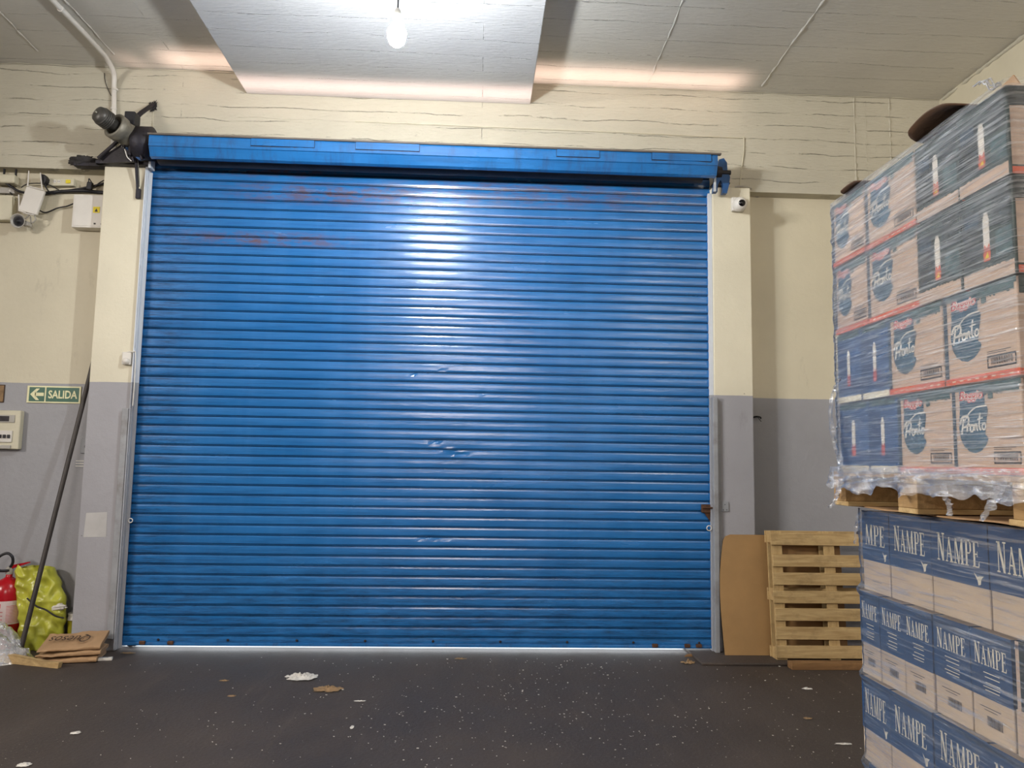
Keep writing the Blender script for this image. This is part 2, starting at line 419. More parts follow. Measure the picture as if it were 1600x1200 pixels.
M['iron'] = simple('dark_iron', rgb(44, 40, 44), .55, .3, .2, 8, .3, dirt=rgb(30, 40, 62), dirtamt=.6)
M['motor'] = simple('cast_grey_metal', rgb(128, 124, 112), .5, .35, .14, 7, .2, dirt=rgb(60, 56, 50), dirtamt=.7)
M['motor_dark'] = simple('dark_motor_metal', rgb(84, 82, 78), .45, .4, .14, 7, .2)
M['dust'] = simple('cobweb_dust', rgb(60, 58, 58), .95, 0, .25, 12, .5)
M['brown_steel'] = simple('brown_grey_edge', rgb(108, 100, 92), .6, .2, .12, 6)
M['bluesteel'] = simple('blue_painted_iron', rgb(32, 82, 136), .45, 0, .16, 9, .2, dirt=rgb(36, 34, 40), dirtamt=.8)
M['rusty'] = simple('rusty_latch_metal', rgb(92, 62, 42), .75, .2, .25, 20, .5)
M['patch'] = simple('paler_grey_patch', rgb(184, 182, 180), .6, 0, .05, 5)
M['kraft'] = simple('kraft_paper', rgb(170, 136, 100), .8, 0, .08, 5, .25, 25)
M['kraft_dark'] = simple('print_on_kraft', rgb(70, 52, 40), .8, 0, .05)
M['hardboard'] = simple('brown_hardboard', rgb(164, 128, 82), .55, 0, .07, 2.5, .1, 20)
M['hardboard_back'] = simple('dark_hardboard_back', rgb(86, 62, 42), .8, 0, .1, 8, .3, 60)
M['wood'] = wood_mat('pallet_wood', rgb(160, 130, 84), rgb(204, 176, 126))
M['wood_v'] = wood_mat('pallet_wood_upright', rgb(168, 138, 90), rgb(198, 170, 120), (12, 12, 1))
M['wood_old'] = wood_mat('old_brown_wood', rgb(112, 80, 48), rgb(150, 112, 70))
M['wood_y'] = wood_mat('pallet_wood_lengthwise', rgb(136, 106, 66), rgb(180, 146, 98), (12, 1, 12))
M['red'] = simple('extinguisher_red', rgb(176, 14, 30), .25, 0, .08, 4)
M['label'] = simple('white_label', rgb(214, 196, 194), .5, 0, .04, 8)
M['bagyel'] = simple('yellow_green_plastic', rgb(184, 184, 66), .30, 0, .12, 5, .3, 18)
M['bucket'] = simple('yellow_bucket_plastic', rgb(150, 142, 34), .4, 0, .1, 5)
M['green'] = simple('sign_green', rgb(0, 84, 58), .4, 0, .04)
M['signw'] = simple('sign_cream', rgb(226, 222, 176), .45, 0, .04)
M['yellow'] = simple('warning_yellow', rgb(226, 206, 30), .5, 0, .04)
M['lens'] = simple('camera_black_glass', rgb(8, 8, 10), .08, 0, .05)
M['paper'] = simple('dirty_white_paper', rgb(214, 208, 198), .7, 0, .1, 14, .3)
M['leaf'] = simple('dry_leaf', rgb(146, 118, 84), .8, 0, .18, 16, .3)
M['pole'] = simple('dark_pole_wood', rgb(56, 50, 46), .5, 0, .15, 10, .1)
M['tan'] = simple('carton_tan', rgb(196, 174, 156), .75, 0, .05, 3, .12, 30)
M['tan2'] = simple('wine_carton_tan', rgb(194, 176, 154), .75, 0, .05, 3, .12, 30)
M['teal'] = simple('carton_teal_ink', rgb(46, 92, 120), .6, 0, .1, 12)
M['dteal'] = simple('carton_dark_teal_ink', rgb(34, 66, 88), .6, 0, .12, 12)
M['grass'] = simple('carton_grey_green_ink', rgb(66, 98, 104), .6, 0, .2, 40)
M['dgreen'] = simple('carton_dark_green', rgb(32, 58, 56), .6, 0, .2, 9)
M['dgreen2'] = simple('carton_darker_green', rgb(22, 42, 46), .6, 0, .2, 9)
M['bluebox'] = simple('carton_mid_blue', rgb(42, 92, 146), .6, 0, .12, 7)
M['bluebox2'] = simple('carton_deep_blue', rgb(32, 76, 128), .6, 0, .12, 7)
M['navy'] = simple('wine_carton_blue', rgb(30, 68, 112), .6, 0, .08, 4)
M['orange'] = simple('carton_orange_ink', rgb(214, 98, 66), .6, 0, .05, 6)
M['pinkred'] = simple('carton_red_ink', rgb(196, 84, 84), .6, 0, .05, 6)
M['redink'] = simple('carton_logo_red', rgb(206, 44, 62), .6, 0, .04)
M['whiteink'] = simple('carton_white_ink', rgb(226, 222, 214), .6, 0, .03)
M['ivory'] = simple('carton_ivory_ink', rgb(226, 220, 200), .6, 0, .05)
M['blackink'] = simple('carton_black_ink', rgb(44, 44, 52), .6, 0, .05)
M['film'] = film_mat('stretch_film', .035, .24, sc=(4, 3, 150), rough=.31, bstr=1.0, coat=.015)
M['film_low'] = film_mat('stretch_film_lower', .05, .40, sc=(4, 3, 75), rough=.22, bstr=.9)
M['film_skirt'] = film_mat('stretch_film_gathered', .22, .6, sc=(14, 14, 60), rough=.2, bstr=.8)
M['film_heap'] = film_mat('crumpled_film', .42, .5, sc=(22, 22, 22), rough=.18, bstr=.9)

# ================================================================ SETTING
H1, H2 = 5.08, 4.88
OL, OR, OT = -2.93, 2.10, 4.12            # door opening
XR, XLW, YB = 4.32, -8.6, -21.0
mb = MB(); mb.box((XLW-.2, YB-.2, -.15), (XR+.2, .10, 0), M['floor']); struct(mb.build('floor'))
mb = MB(); mb.box((XLW-.2, .10, -.15), (XR+.2, 7, -.004), M['pavement']); struct(mb.build('trim_6'), 'pale sunlit pavement outside, seen through the gap under the shutter')
# ceiling with cast ridges where form panels met
mb = MB(); mb.box((XLW-.2, YB-.2, H1), (XR+.2, .36, H1+.15), M['ceil'])
def ridge(mb, a, b, r, m, seed=0, n=60):
    a = Vector(a); b = Vector(b); pts = []; rr = []
    for i in range(n+1):
        p = a.lerp(b, i/n); w = noise.noise(p*7+Vector((seed, 0, 0))); q = noise.noise(p*23+Vector((0, seed, 0)))
        pts.append(p+Vector((w*.012, 0, 0)) if abs(b.y-a.y) > abs(b.x-a.x) else p+Vector((0, 0, w*.01))); rr.append(max(.0015, r*(.7+1.3*q)))
    mb.tube(pts, rr, m, 6)
ridge(mb, (1.44, -3.6, H1), (1.52, -.1, H1), .009, M['ceil'], 1)
ridge(mb, (2.50, -3.6, H1), (2.56, -.1, H1), .012, M['ceil'], 2)
ridge(mb, (-3.70, -3.0, H1), (-3.86, -.2, H1), .009, M['ceil'], 3)
ridge(mb, (-3.25, -3.0, H1), (-3.21, -.2, H1), .010, M['ceil'], 4)
struct(mb.build('ceiling'))
mb = MB(); mb.box((-2.13, YB, H2), (.44, .04, H1), M['beam'], bev=.006); struct(mb.build('trim_1'), 'wide lowered concrete beam down the middle of the ceiling')
mb = MB(); mb.box((XLW, .17, 0), (OL-.30, .36, 4.14), M['wall']); mb.box((OR+.30, .17, 0), (XR, .36, 4.14), M['wall']); struct(mb.build('wall_back'))
mb = MB(); mb.box((XLW, .04, OT), (XR, .36, H1), M['lintel'])
for (x, z0, z1, sd) in ((3.49, 4.14, 5.07, 5), (3.83, 4.14, 5.07, 6)): ridge(mb, (x, .04, z0), (x, .04, z1), .009, M['lintel'], sd)
ridge(mb, (3.60, .04, 4.3), (3.60, .04, 5.05), .003, M['lintel'], 7)
ridge(mb, (OR+.34, .05, 4.14), (XR, .05, 4.14), .008, M['lintel'], 8)
ridge(mb, (XR-.01, .03, H1-.005), (XLW, .03, H1-.005), .006, M['lintel'], 9, 160)
ridge(mb, (XLW, .04, 4.62), (-3.2, .04, 4.60), .003, M['lintel'], 11)
ridge(mb, (-2.2, .04, 4.66), (3.4, .04, 4.63), .004, M['lintel'], 12, 120)
struct(mb.build('trim_2'), 'board-formed concrete lintel above the shutter')
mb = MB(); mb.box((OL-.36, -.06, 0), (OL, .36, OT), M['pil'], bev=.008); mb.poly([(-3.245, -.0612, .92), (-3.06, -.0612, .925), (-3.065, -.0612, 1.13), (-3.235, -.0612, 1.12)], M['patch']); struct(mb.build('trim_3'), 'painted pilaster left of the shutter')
mb = MB(); mb.box((OR, -.06, 0), (OR+.35, .36, OT), M['pil'], bev=.008); struct(mb.build('trim_4'), 'painted pilaster right of the shutter')
mb = MB(); mb.box((XR, YB, 0), (XR+.2, .36, H1), M['wall'])
ridge(mb, (XR, -3.5, H1-.02), (XR, -.02, H1-.02), .022, M['lintel'], 14)
struct(mb.build('wall_right'))
mb = MB(); mb.box((XLW-.2, YB, 0), (XLW, .36, H1), M['wall']); struct(mb.build('wall_left'))
mb = MB(); mb.box((XLW, YB-.2, 0), (XR, YB, H1), M['wall']); struct(mb.build('wall_front'))
# low worn step of the floor slab on the right
mb = MB(); mb.box((1.86, -.44, 0), (XR, .17, .022), M['floor'], bev=.008); struct(mb.build('trim_5'), 'low worn step in the dark floor along the right wall')

# ================================================================ ROLLER SHUTTER
SP, SZ0, NS = .0835, .113, 50
door = empty('door_1', (-.4, 0, 0)); struct(door, 'closed blue roller shutter across the loading door'); door['category'] = 'roller shutter'
prof = [(0, .009), (.030, .009), (.045, -.0070), (.085, -.0078), (.095, .007), (.14, .008), (.155, -.0068), (.30, -.0084), (.55, -.0090), (.80, -.0084), (.945, -.0066), (.96, .009)]
dents = [(-.38, .945, .07, .02, .010), (-.25, .90, .05, .02, -.006), (-.347, 1.768, .05, .018, .009), (-.22, 1.70, .06, .016, -.007), (-.122, 1.661, .05, .015, .009), (.05, 2.2, .03, .015, .006), (-.55, 2.35, .02, .012, .006), (-.3, 2.4, .03, .01, .005)]
def cy(x, z, y):
    w = .004*noise.noise(Vector((x*.9, z*1.3, 0))) + .0016*noise.noise(Vector((x*3, z*9, 5)))
    for dx, dz, sx, sz, a in dents: w += a*math.exp(-((x-dx)/sx)**2-((z-dz)/sz)**2)
    return y+w
mb = MB(); NX = 150; rows = [(SZ0-.066+.0, -.008), (SZ0-.03, -.010), (SZ0-.004, -.008)]
for k in range(NS):
    tilt = random.uniform(-.0016, .0016)
    for t, y in prof: rows.append((SZ0+SP*(k+t), y+(tilt*(t-.5) if y < 0 else 0)))
vs = []; fs = []; X0, X1 = -2.915, 2.092
for z, y in rows:
    for i in range(NX+1):
        x = X0+(X1-X0)*i/NX; vs.append((x+.4, cy(x, z, y), z))
for j in range(len(rows)-1):
    for i in range(NX): fs.append((j*(NX+1)+i, j*(NX+1)+i+1, (j+1)*(NX+1)+i+1, (j+1)*(NX+1)+i))
# keep object coordinates = world coordinates for the paint pattern
vs = [(x-.4, y, z) for x, y, z in vs]
mb.mesh(vs, fs, M['blue'])
cur = mb.build('curtain', door); cur.matrix_parent_inverse = Matrix.Translation((.4, 0, 0))
sol = cur.modifiers.new('thickness', 'SOLIDIFY'); sol.thickness = .0012; sol.offset = 1
def dpart(mb, name, label=None, part=None):
    o = mb.build(name); local(o, door, part)
    if label: o['label'] = label
    return o
mb = MB(); mb.box((X0+.01, -.022, .036), (X1-.01, .012, .060), M['blue2'], bev=.004)
for i in range(9):
    x = -2.6+i*.57; mb.lathe([(.011, 0), (.011, .004), (.006, .007)], (x, -.012, .082), (0, -1, 0), M['iron'], 10)
dpart(mb, 'bottom_rail')
mb = MB()
for x in (-2.75, -2.52, 1.55, 1.83, 1.93): mb.box((x, -.035, .045), (x+.05, -.012, .075), M['rusty'], bev=.006)
dpart(mb, 'bottom_lug', 'rusty lugs on the foot of the shutter')
# guide rails
mb = MB()
mb.box((-2.930, -.085, .02), (-2.905, .03, 4.12), M['rail2'], bev=.004)      # outer flange
mb.box((-2.912, -.048, .02), (-2.882, -.036, 4.08), M['rail2'], bev=.003)    # lip over the curtain edge
mb.box((-2.925, -.100, .02), (-2.914, -.060, 4.10), M['rail2'], bev=.003)
dpart(mb, 'guide_rail', 'pale guide rail at the left edge of the shutter')
mb = MB()
mb.box((2.062, -.048, .02), (2.074, -.036, 4.06), M['rail2'], bev=.003)
mb.box((2.068, -.048, .02), (2.100, .03, 4.06), M['rail2'], bev=.004)
mb.box((2.075, -.105, .02), (2.118, -.050, 2.20), M['greyrail'], bev=.006)
dpart(mb, 'guide_rail', 'pale guide rail at the right edge of the shutter')
# boxed cable cover beside the left rail (lower half) and right cover
mb = MB(); mb.box((-2.985, -.098, .10), (-2.930, -.060, 2.0), M['greyrail'], bev=.006); dpart(mb, 'cable_cover', 'grey boxed cover low on the left rail')
mb = MB(); mb.box((2.118, -.078, .04), (2.150, -.060, 2.05), M['greyrail'], bev=.003)
dpart(mb, 'cable_cover', 'grey strip low on the right rail')
# hood: bent sheet in three facets with lapped joint plates
hood = []
HX0, HX1 = -2.80, 2.06
hp = [(-.345, 4.298), (-.350, 4.282), (-.352, 4.205), (-.342, 4.200), (-.310, 4.128), (-.285, 4.118), (-.27, 4.118)]
mb = MB()
def hoodpt(u, j): y, z = hp[j]; return Vector((HX0+(HX1-HX0)*u, y+.003*noise.noise(Vector((u*9, j, 0))), z+.003*noise.noise(Vector((u*6, j, 3)))))
n = 60
vs = [hoodpt(i/n, j) for j in range(len(hp)) for i in range(n+1)]
fs = [(j*(n+1)+i, j*(n+1)+i+1, (j+1)*(n+1)+i+1, (j+1)*(n+1)+i) for j in range(len(hp)-1) for i in range(n)]
mb.mesh(vs, fs, M['blue2'])
ho = dpart(mb, 'hood'); so = ho.modifiers.new('thickness', 'SOLIDIFY'); so.thickness = .004; so.offset = 0
mb = MB(); mb.box((HX0-.01, -.366, 4.296), (HX1+.03, -.330, 4.312), M['brown_steel'], bev=.003); dpart(mb, 'hood_lip', 'brown grey lip on top of the hood', ho)
for xa, xb in ((-1.95, -1.42), (-1.07, -.53), (.65, 1.02), (1.48, 2.0)):
    mb = MB(); mb.box((xa, -.362, 4.232), (xb, -.350, 4.294), M['blue2'], bev=.001); mb.box((xa-.004, -.3535, 4.226), (xb+.004, -.350, 4.296), M['iron']); dpart(mb, 'joint_plate', None, ho)
# rolled drum inside the hood and its end plate
mb = MB(); mb.lathe([(.03, 0), (.105, 0), (.105, 4.75), (.03, 4.75)], (-2.78, -.16, 4.215), (1, 0, 0), M['iron'], 28); dpart(mb, 'roll_drum', 'dark roll inside the hood')
# right bearing bracket
mb = MB()
mb.tube([(2.04, -.16, 4.215), (2.235, -.16, 4.215)], .022, M['black'], 14)
mb.lathe([(.05, 0), (.055, .01), (.05, .05)], (2.10, -.16, 4.215), (1, 0, 0), M['iron'], 16)
mb.prism([atY(x_, y_, -.17) for x_, y_ in ((1124, 249), (1131, 247), (1136, 254), (1137, 270), (1141, 276), (1139, 290), (1136, 302), (1129, 302), (1130, 288), (1126, 281), (1122, 288), (1121, 300), (1115, 300), (1117, 276), (1121, 266))], (0, .05, 0), M['bluesteel'])
mb.box((2.09, -.14, 4.121), (2.24, -.02, 4.135), M['iron'], bev=.004)
mb.prism([atY(x_, y_, -.19) for x_, y_ in ((1116, 270), (1119, 270), (1119, 299), (1115, 299))], (0, .012, 0), M['rail'])
dpart(mb, 'bearing_bracket', 'blue iron bearing bracket at the right end of the roll')
# latch + rings
mb = MB()
mb.box((1.985, -.045, 1.19), (2.065, -.014, 1.262), M['rusty'], bev=.006); mb.tube([(1.99, -.05, 1.235), (2.075, -.06, 1.235)], .008, M['rusty'], 8)
mb.prism([(2.01, -.02, 1.19), (2.065, -.02, 1.19), (2.06, -.02, 1.12)], (0, -.01, 0), M['rusty'])
dpart(mb, 'latch', 'rusty brown latch at the right edge')
def ring(c, r, t, m, n=20):
    mb = MB(); mb.tube([Vector(c)+Vector((math.cos(2*PI*k/n)*r, 0, math.sin(2*PI*k/n)*r)) for k in range(n)], t, m, 8, closed=True); return mb
dpart(ring((2.045, -.055, 1.06), .021, .004, M['white']), 'pull_ring'); dpart(ring((-2.872, -.055, 1.062), .017, .004, M['white']), 'pull_ring')

# ================================================================ DOOR MOTOR (left end of the roll)
mo = empty('roller_door_motor', (-3.0, -.16, 4.13), 'grey tubular gear motor on dark brackets at the left end of the blue shutter', 'motor')
A0 = Vector((-3.0, -.17, 4.32)); A1 = Vector((-3.155, -.47, 4.40)); AX = (A1-A0).normalized(); LN = (A1-A0).length
def mpart(mb, name, label=None):
    o = mb.build(name); local(o, mo)
    if label: o['label'] = label
    return o
mb = MB(); mb.lathe([(.07, .0), (.098, .03), (.100, .08), (.092, .13), (.110, .145), (.112, .21), (.098, .22), (.082, .212), (.082, .15)], A0, AX, M['motor'], 28); mpart(mb, 'gearbox_body')
mb = MB(); mb.lathe([(.050, .14), (.052, .255), (.068, .265), (.074, .345), (.064, .372), (.032, .382)], A0, AX, M['motor_dark'], 24); mb.lathe([(.012, .38), (.012, .395), (.006, .40)], A0, AX, M['motor'], 12); [mb.lathe([(.070, .262+.016*i), (.079, .266+.016*i), (.079, .272+.016*i), (.070, .276+.016*i)], A0, AX, M['motor_dark'], 24) for i in range(5)]; mpart(mb, 'motor_cap', 'dark grey round motor cap')
mb = MB(); mb.lathe([(.12, 0), (.145, .01), (.145, .15), (.10, .16)], (-2.99, -.17, 4.29), (1, 0, 0), M['iron'], 28)
mb.box((-3.02, -.24, 4.16), (-2.99, -.06, 4.38), M['iron'], bev=.01); mpart(mb, 'drive_wheel', 'dark greasy drive wheel')
mb = MB(); mb.lathe([(.085, 0), (.085, .012)], (-3.03, -.22, 4.335), (-.75, -.6, .05), M['grey_plastic'], 24); mpart(mb, 'cover_disc', 'pale grey round cover')
mb = MB(); mb.tube([(-3.05, -.17, 4.47), (-2.99, -.10, 4.60), (-2.95, -.02, 4.70), (-2.935, .035, 4.755)], [.022, .02, .018, .012], M['iron'], 8)
mb.tube([(-3.07, -.14, 4.48), (-2.98, -.04, 4.66), (-2.95, .03, 4.70)], .010, M['motor_dark'], 8); mpart(mb, 'support_arm', 'dark stay running up to the wall')
mb = MB(); mb.prism([(-3.02, -.20, 4.30), (-3.08, -.20, 4.28), (-3.34, -.12, 4.145), (-3.34, -.12, 4.118), (-2.98, -.20, 4.118)], (0, .03, 0), M['iron'])
mb.box((-3.34, -.13, 4.118), (-2.88, -.06, 4.15), M['iron'], bev=.005); mb.prism([(-3.07, -.19, 4.24), (-2.93, -.19, 4.125), (-2.89, -.19, 4.14), (-3.0, -.19, 4.28)], (0, -.025, 0), M['bluesteel']); mb.tube([(-3.30, -.16, 4.15), (-3.12, -.20, 4.30), (-3.02, -.18, 4.36)], .016, M['iron'], 8); mb.tube([(-2.90, -.22, 4.13), (-2.97, -.23, 4.30), (-3.05, -.2, 4.44)], .014, M['iron'], 8); mpart(mb, 'base_bracket', 'dark triangular bracket on top of the pilaster')
mb = MB(); mb.tube([(-2.985, -.20, 4.26), (-2.985, -.14, 4.10), (-2.985, -.09, 3.93), (-2.983, -.075, 3.86)], .012, M['iron'], 8); mb.tube([(-2.962, -.18, 4.2), (-2.965, -.10, 3.93)], .006, M['motor_dark'], 6)
mb.box((-3.0, -.09, 3.83), (-2.96, -.06, 3.92), M['iron'], bev=.008); mpart(mb, 'brace_rod', 'dark rod fixed to the pilaster face')
mb = MB(); mb.box((-3.08, -.22, 4.44), (-2.99, -.10, 4.56), M['black'], Matrix.Rotation(0, 4, 'Z'), bev=.01); mb.box((-2.98, -.2, 4.40), (-2.90, -.12, 4.42), M['iron'], bev=.004); mpart(mb, 'limit_switch', 'black limit switch box')
for pts in ([(-3.06, -.22, 4.47), (-3.09, -.26, 4.35), (-3.06, -.22, 4.20), (-3.02, -.18, 4.12)], [(-3.05, -.24, 4.42), (-3.03, -.28, 4.30), (-3.06, -.22, 4.20)], [(-3.15, -.1, 4.35), (-3.24, -.1, 4.25), (-3.30, -.08, 4.16)]):
    mb = MB(); mb.tube(smoothpts(pts), .006, M['black'], 6); mpart(mb, 'motor_cable', 'thin black cable')
mb = MB(); mb.tube(smoothpts([(-3.08, -.22, 4.24), (-3.05, -.23, 4.21), (-3.03, -.22, 4.15), (-3.0, -.2, 4.12)]), .005, M['white'], 6); mpart(mb, 'motor_cable', 'thin white cable end')
mb = MB(); mb.box((-2.885, -.14, 4.09), (-2.862, -.05, 4.27), M['rail'], bev=.005); mpart(mb, 'rail_guide_plate', 'pale upright guide plate')
# dusty arm sticking out to the left
mb = MB()
def blob(c, sx, sy, sz, amp, fr, m, nu=28, nv=18, seed=0, flat=None):
    c = Vector(c)
    def fn(u, v):
        th = 2*PI*u; ph = PI*v; d = Vector((math.sin(ph)*math.cos(th), math.sin(ph)*math.sin(th), -math.cos(ph)))
        k = 1+amp*noise.turbulence(d*fr+Vector((seed, seed, 0)), 3, False)-amp*.6
        p = Vector((d.x*sx, d.y*sy, d.z*sz))*k
        if flat is not None: p.z = max(p.z, flat)
        return c+p
    return fn, nu, nv, m
fn, nu, nv, mm = blob((-3.49, -.02, 4.17), .16, .07, .06, .4, 2.6, M['dust'], seed=3); mb.grid(fn, nu, nv, mm)
mb.box((-3.56, -.06, 4.118), (-3.26, .02, 4.15), M['iron'], bev=.004); mpart(mb, 'dusty_arm', 'flat iron arm furred with grey cobweb dust')
mb = MB(); fn, nu, nv, mm = blob((-2.945, .02, 4.72), .05, .02, .06, .9, 4, M['dust'], seed=9); mb.grid(fn, nu, nv, mm); mpart(mb, 'cobweb', 'grey cobweb where the stay meets the wall')

# ================================================================ BULB
lb = empty('pendant_bulb', (BULB.x, BULB.y, H2), 'bare glowing light bulb hanging on a cord from the ceiling beam', 'light bulb')
mb = MB(); mb.tube([(BULB.x+.01, BULB.y, H2), (BULB.x+.004, BULB.y, 4.6), (BULB.x, BULB.y, 4.33)], .005, M['black'], 8); local(mb.build('cord'), lb)
mb = MB(); mb.lathe([(.010, .165), (.018, .150), (.024, .12), (.024, .085), (.020, .075)], BULB, (0, 0, 1), M['greenish'] if 'greenish' in M else M['grey_plastic'], 18); local(mb.build('socket'), lb)
gm = emit('lit_bulb_glass', (.93, .97, 1, 1), BULB_STRENGTH)
mb = MB(); mb.lathe([(.006, -.078), (.028, -.072), (.045, -.055), (.055, -.03), (.058, 0), (.054, .025), (.040, .05), (.024, .078)], BULB, (0, 0, 1), gm, 28); local(mb.build('glass_globe'), lb)

# ================================================================ LEFT WALL FITTINGS
# white conduit
mb = MB(); pc = [atZ(0, -90, H1-.03)]
pc = [Vector((-3.40, -3.5, H1-.022)), Vector((-3.30, -1.03, H1-.022)), Vector((-3.285, -.30, H1-.022)), Vector((-3.29, -.14, H1-.03)), Vector((-3.285, -.03, H1-.09)), Vector((-3.295, .015, H1-.20)), Vector((-3.285, .018, 4.7)), Vector((-3.27, .018, 4.45)), Vector((-3.265, .018, 4.16))]
cn = empty('conduit_pipe', (-3.25, .018, 4.16), 'white conduit pipe bending from the ceiling down the wall to the motor', 'conduit')
mb.tube(smoothpts(pc, 8), .021, M['white'], 12); local(mb.build('pipe'), cn)
for z in (4.98, 4.80): 
    mb = MB(); mb.lathe([(.026, -.008), (.026, .008)], (-3.286, .018, z-.12), (0, 0, 1), M['white'], 14); local(mb.build('clip'), cn)
for y in (-.9, -2.0):
    mb = MB(); mb.lathe([(.026, -.008), (.026, .008)], (-3.298-.01*(-y-.9), y, H1-.022), (0, 1, 0), M['white'], 14); local(mb.build('clip'), cn)
def wallbox(name, x0, x1, z0, z1, depth, m, wy=.17, bev=.006):
    mb = MB(); mb.box((x0, wy-depth, z0), (x1, wy, z1), m, bev=bev); return mb
# electric enclosure
eb = empty('electrical_box', (-3.45, .17, 3.60), 'white electrical box with yellow warning sticker, against the left pilaster', 'electrical box')
local(wallbox('', -3.60, -3.292, 3.60, 3.90, .11, M['white']).build('enclosure'), eb)
local(wallbox('', -3.585, -3.305, 3.615, 3.885, .004, M['white'], .061, .002).build('door'), eb)
mb = MB(); mb.prism([(-3.42, .056, 3.735), (-3.362, .056, 3.735), (-3.362, .056, 3.79), (-3.42, .056, 3.79)], (0, -.002, 0), M['yellow'])
mb.prism([(-3.405, .0538, 3.745), (-3.377, .0538, 3.745), (-3.391, .0538, 3.775)], (0, -.001, 0), M['blackink']); o = local(mb.build('warning_sticker'), eb); o['label'] = 'yellow warning sticker with a black triangle'
mb = MB(); mb.box((-3.345, .052, 3.628), (-3.325, .058, 3.64), M['black']); local(mb.build('latch'), eb)
mb = MB(); mb.box((-3.405, .052, 3.63), (-3.39, .058, 3.642), M['black']); local(mb.build('latch'), eb)
# power strip
ps = empty('power_strip', (-3.78, .17, 3.99), 'cream power strip fixed to the wall below the dusty arm', 'power strip')
Rz = Matrix.Translation((-3.78, 0, 4.03)) @ Matrix.Rotation(-.03, 4, 'Y') @ Matrix.Translation((3.78, 0, -4.03))
mb = MB(); mb.box((-3.925, .115, 3.992), (-3.635, .17, 4.062), M['cream'], Rz, .008); local(mb.build('housing'), ps)
for x in (-3.80, -3.765):
    mb = MB(); mb.lathe([(.015, 0), (.015, .003)], (x-.0, .1155, 4.03), (0, -1, 0), M['white'], 16)
    for dx in (-.006, .006): mb.box((x+dx-.002, .111, 4.028), (x+dx+.002, .1125, 4.034), M['black'])
    local(mb.build('socket'), ps)
mb = MB(); mb.box((-3.705, .108, 4.012), (-3.665, .118, 4.046), M['yellow'], Rz, .004); o = local(mb.build('switch'), ps); o['label'] = 'yellow rocker switch'
# black plug in it
pl = MB(); pl.prism([(-3.895, .06, 3.99), (-3.895, .06, 4.075), (-3.865, .06, 4.07), (-3.845, .06, 4.04), (-3.848, .06, 4.015), (-3.865, .06, 3.985)], (0, .055, 0), M['black'])
pl.tube(smoothpts([(-3.87, .08, 3.99), (-3.86, .1, 3.96), (-3.84, .12, 3.93), (-3.80, .13, 3.92)]), .006, M['black'], 8)
tag(recenter(pl.build('power_plug')), 'black plug in the left end of the cream power strip', 'plug')
# routers
def router(name, c, ang, w, h, label, ants, m=M['white'], wy=.05):
    R = Matrix.Translation(c) @ Matrix.Rotation(ang, 4, 'Y')
    r = empty(name, c, label, 'router', None)
    mb = MB(); mb.box((-w/2, -.012, -h/2), (w/2, .018, h/2), m, R, .007); local(mb.build('casing'), r)
    for (x0, z0, x1, z1) in ants:
        mb = MB(); a = R @ Vector((x0, -.004, z0)); b = R @ Vector((x1, -.02, z1)); mb.tube([a, a.lerp(b, .15), b], [.008, .0065, .005], m, 8); local(mb.build('antenna'), r)
    return r
router('wifi_router', atY(50, 314, .06), math.radians(14), .165, .225, 'white wireless router hung askew with four antennas, above the horn speaker', [(-.075, .115, -.10, .25), (.06, .11, .0, .26), (-.06, .118, .08, .118), (-.075, -.115, -.115, .02), (-.075, -.115, -.005, -.12), (-.03, -.125, .07, -.12)])
rb = empty('wifi_router', atY(10, 281, .08), 'cream router at the left edge of the view, level with the power strip', 'router')
c = Vector(rb.location); mb = MB(); mb.box((c.x-.12, .05, c.z-.035), (c.x+.085, .15, c.z+.045), M['cream'], bev=.015); local(mb.build('casing'), rb)
for dx in (-.03, .072):
    mb = MB(); mb.box((c.x+dx-.006, .08, c.z+.04), (c.x+dx+.006, .10, c.z+.15), M['black'], bev=.003); local(mb.build('antenna'), rb)
# horn speaker
hs = empty('horn_speaker', atY(35, 347, .10), 'small round horn speaker below the tilted router', 'speaker')
c = Vector(hs.location); mb = MB(); mb.lathe([(.022, 0), (.030, .03), (.055, .07), (.062, .075), (.064, .07), (.058, .066), (.030, .03)], c, (0, -1, -.15), M['grey_plastic'], 24); local(mb.build('horn'), hs)
mb = MB(); mb.lathe([(.048, .058), (.02, .06), (.012, .075), (.004, .078)], c, (0, -1, -.15), M['black'], 20); o = local(mb.build('driver'), hs); o['label'] = 'dark speaker throat'
mb = MB(); mb.box((c.x+.04, .05, c.z-.045), (c.x+.08, .12, c.z-.005), M['grey_plastic'], bev=.008); mb.box((c.x-.02, .05, c.z-.02), (c.x+.02, .17, c.z+.02), M['iron'], bev=.006); local(mb.build('mounting_bracket'), hs)
mb = MB(); p0 = c+Vector((.04, -.03, .02)); mb.tube(smoothpts([p0, p0+Vector((.06, -.01, .05)), p0+Vector((.09, 0, .0)), p0+Vector((.05, .01, -.03)), p0+Vector((.03, .02, .03))]), .006, M['grey_plastic'], 8); local(mb.build('cable'), hs)
# cream trunking box at the left edge
mb = MB(); mb.box((-5.2, .09, 3.655), (-4.14, .17, 3.885), M['cream'], bev=.01); tag(recenter(mb.build('cable_trunking')), 'cream boxed trunking on the wall left of the horn speaker', 'trunking')
mb = MB(); mb.box((-5.2, .11, 3.905), (-4.14, .17, 3.96), M['grey_plastic'], bev=.006)
for i in range(4): mb.lathe([(.012, 0), (.008, .008)], (-4.18-.13*i, .112, 3.93), (0, -1, 0), M['white'], 10)
tag(recenter(mb.build('terminal_strip')), 'dusty grey terminal strip above the cream trunking', 'terminal strip')
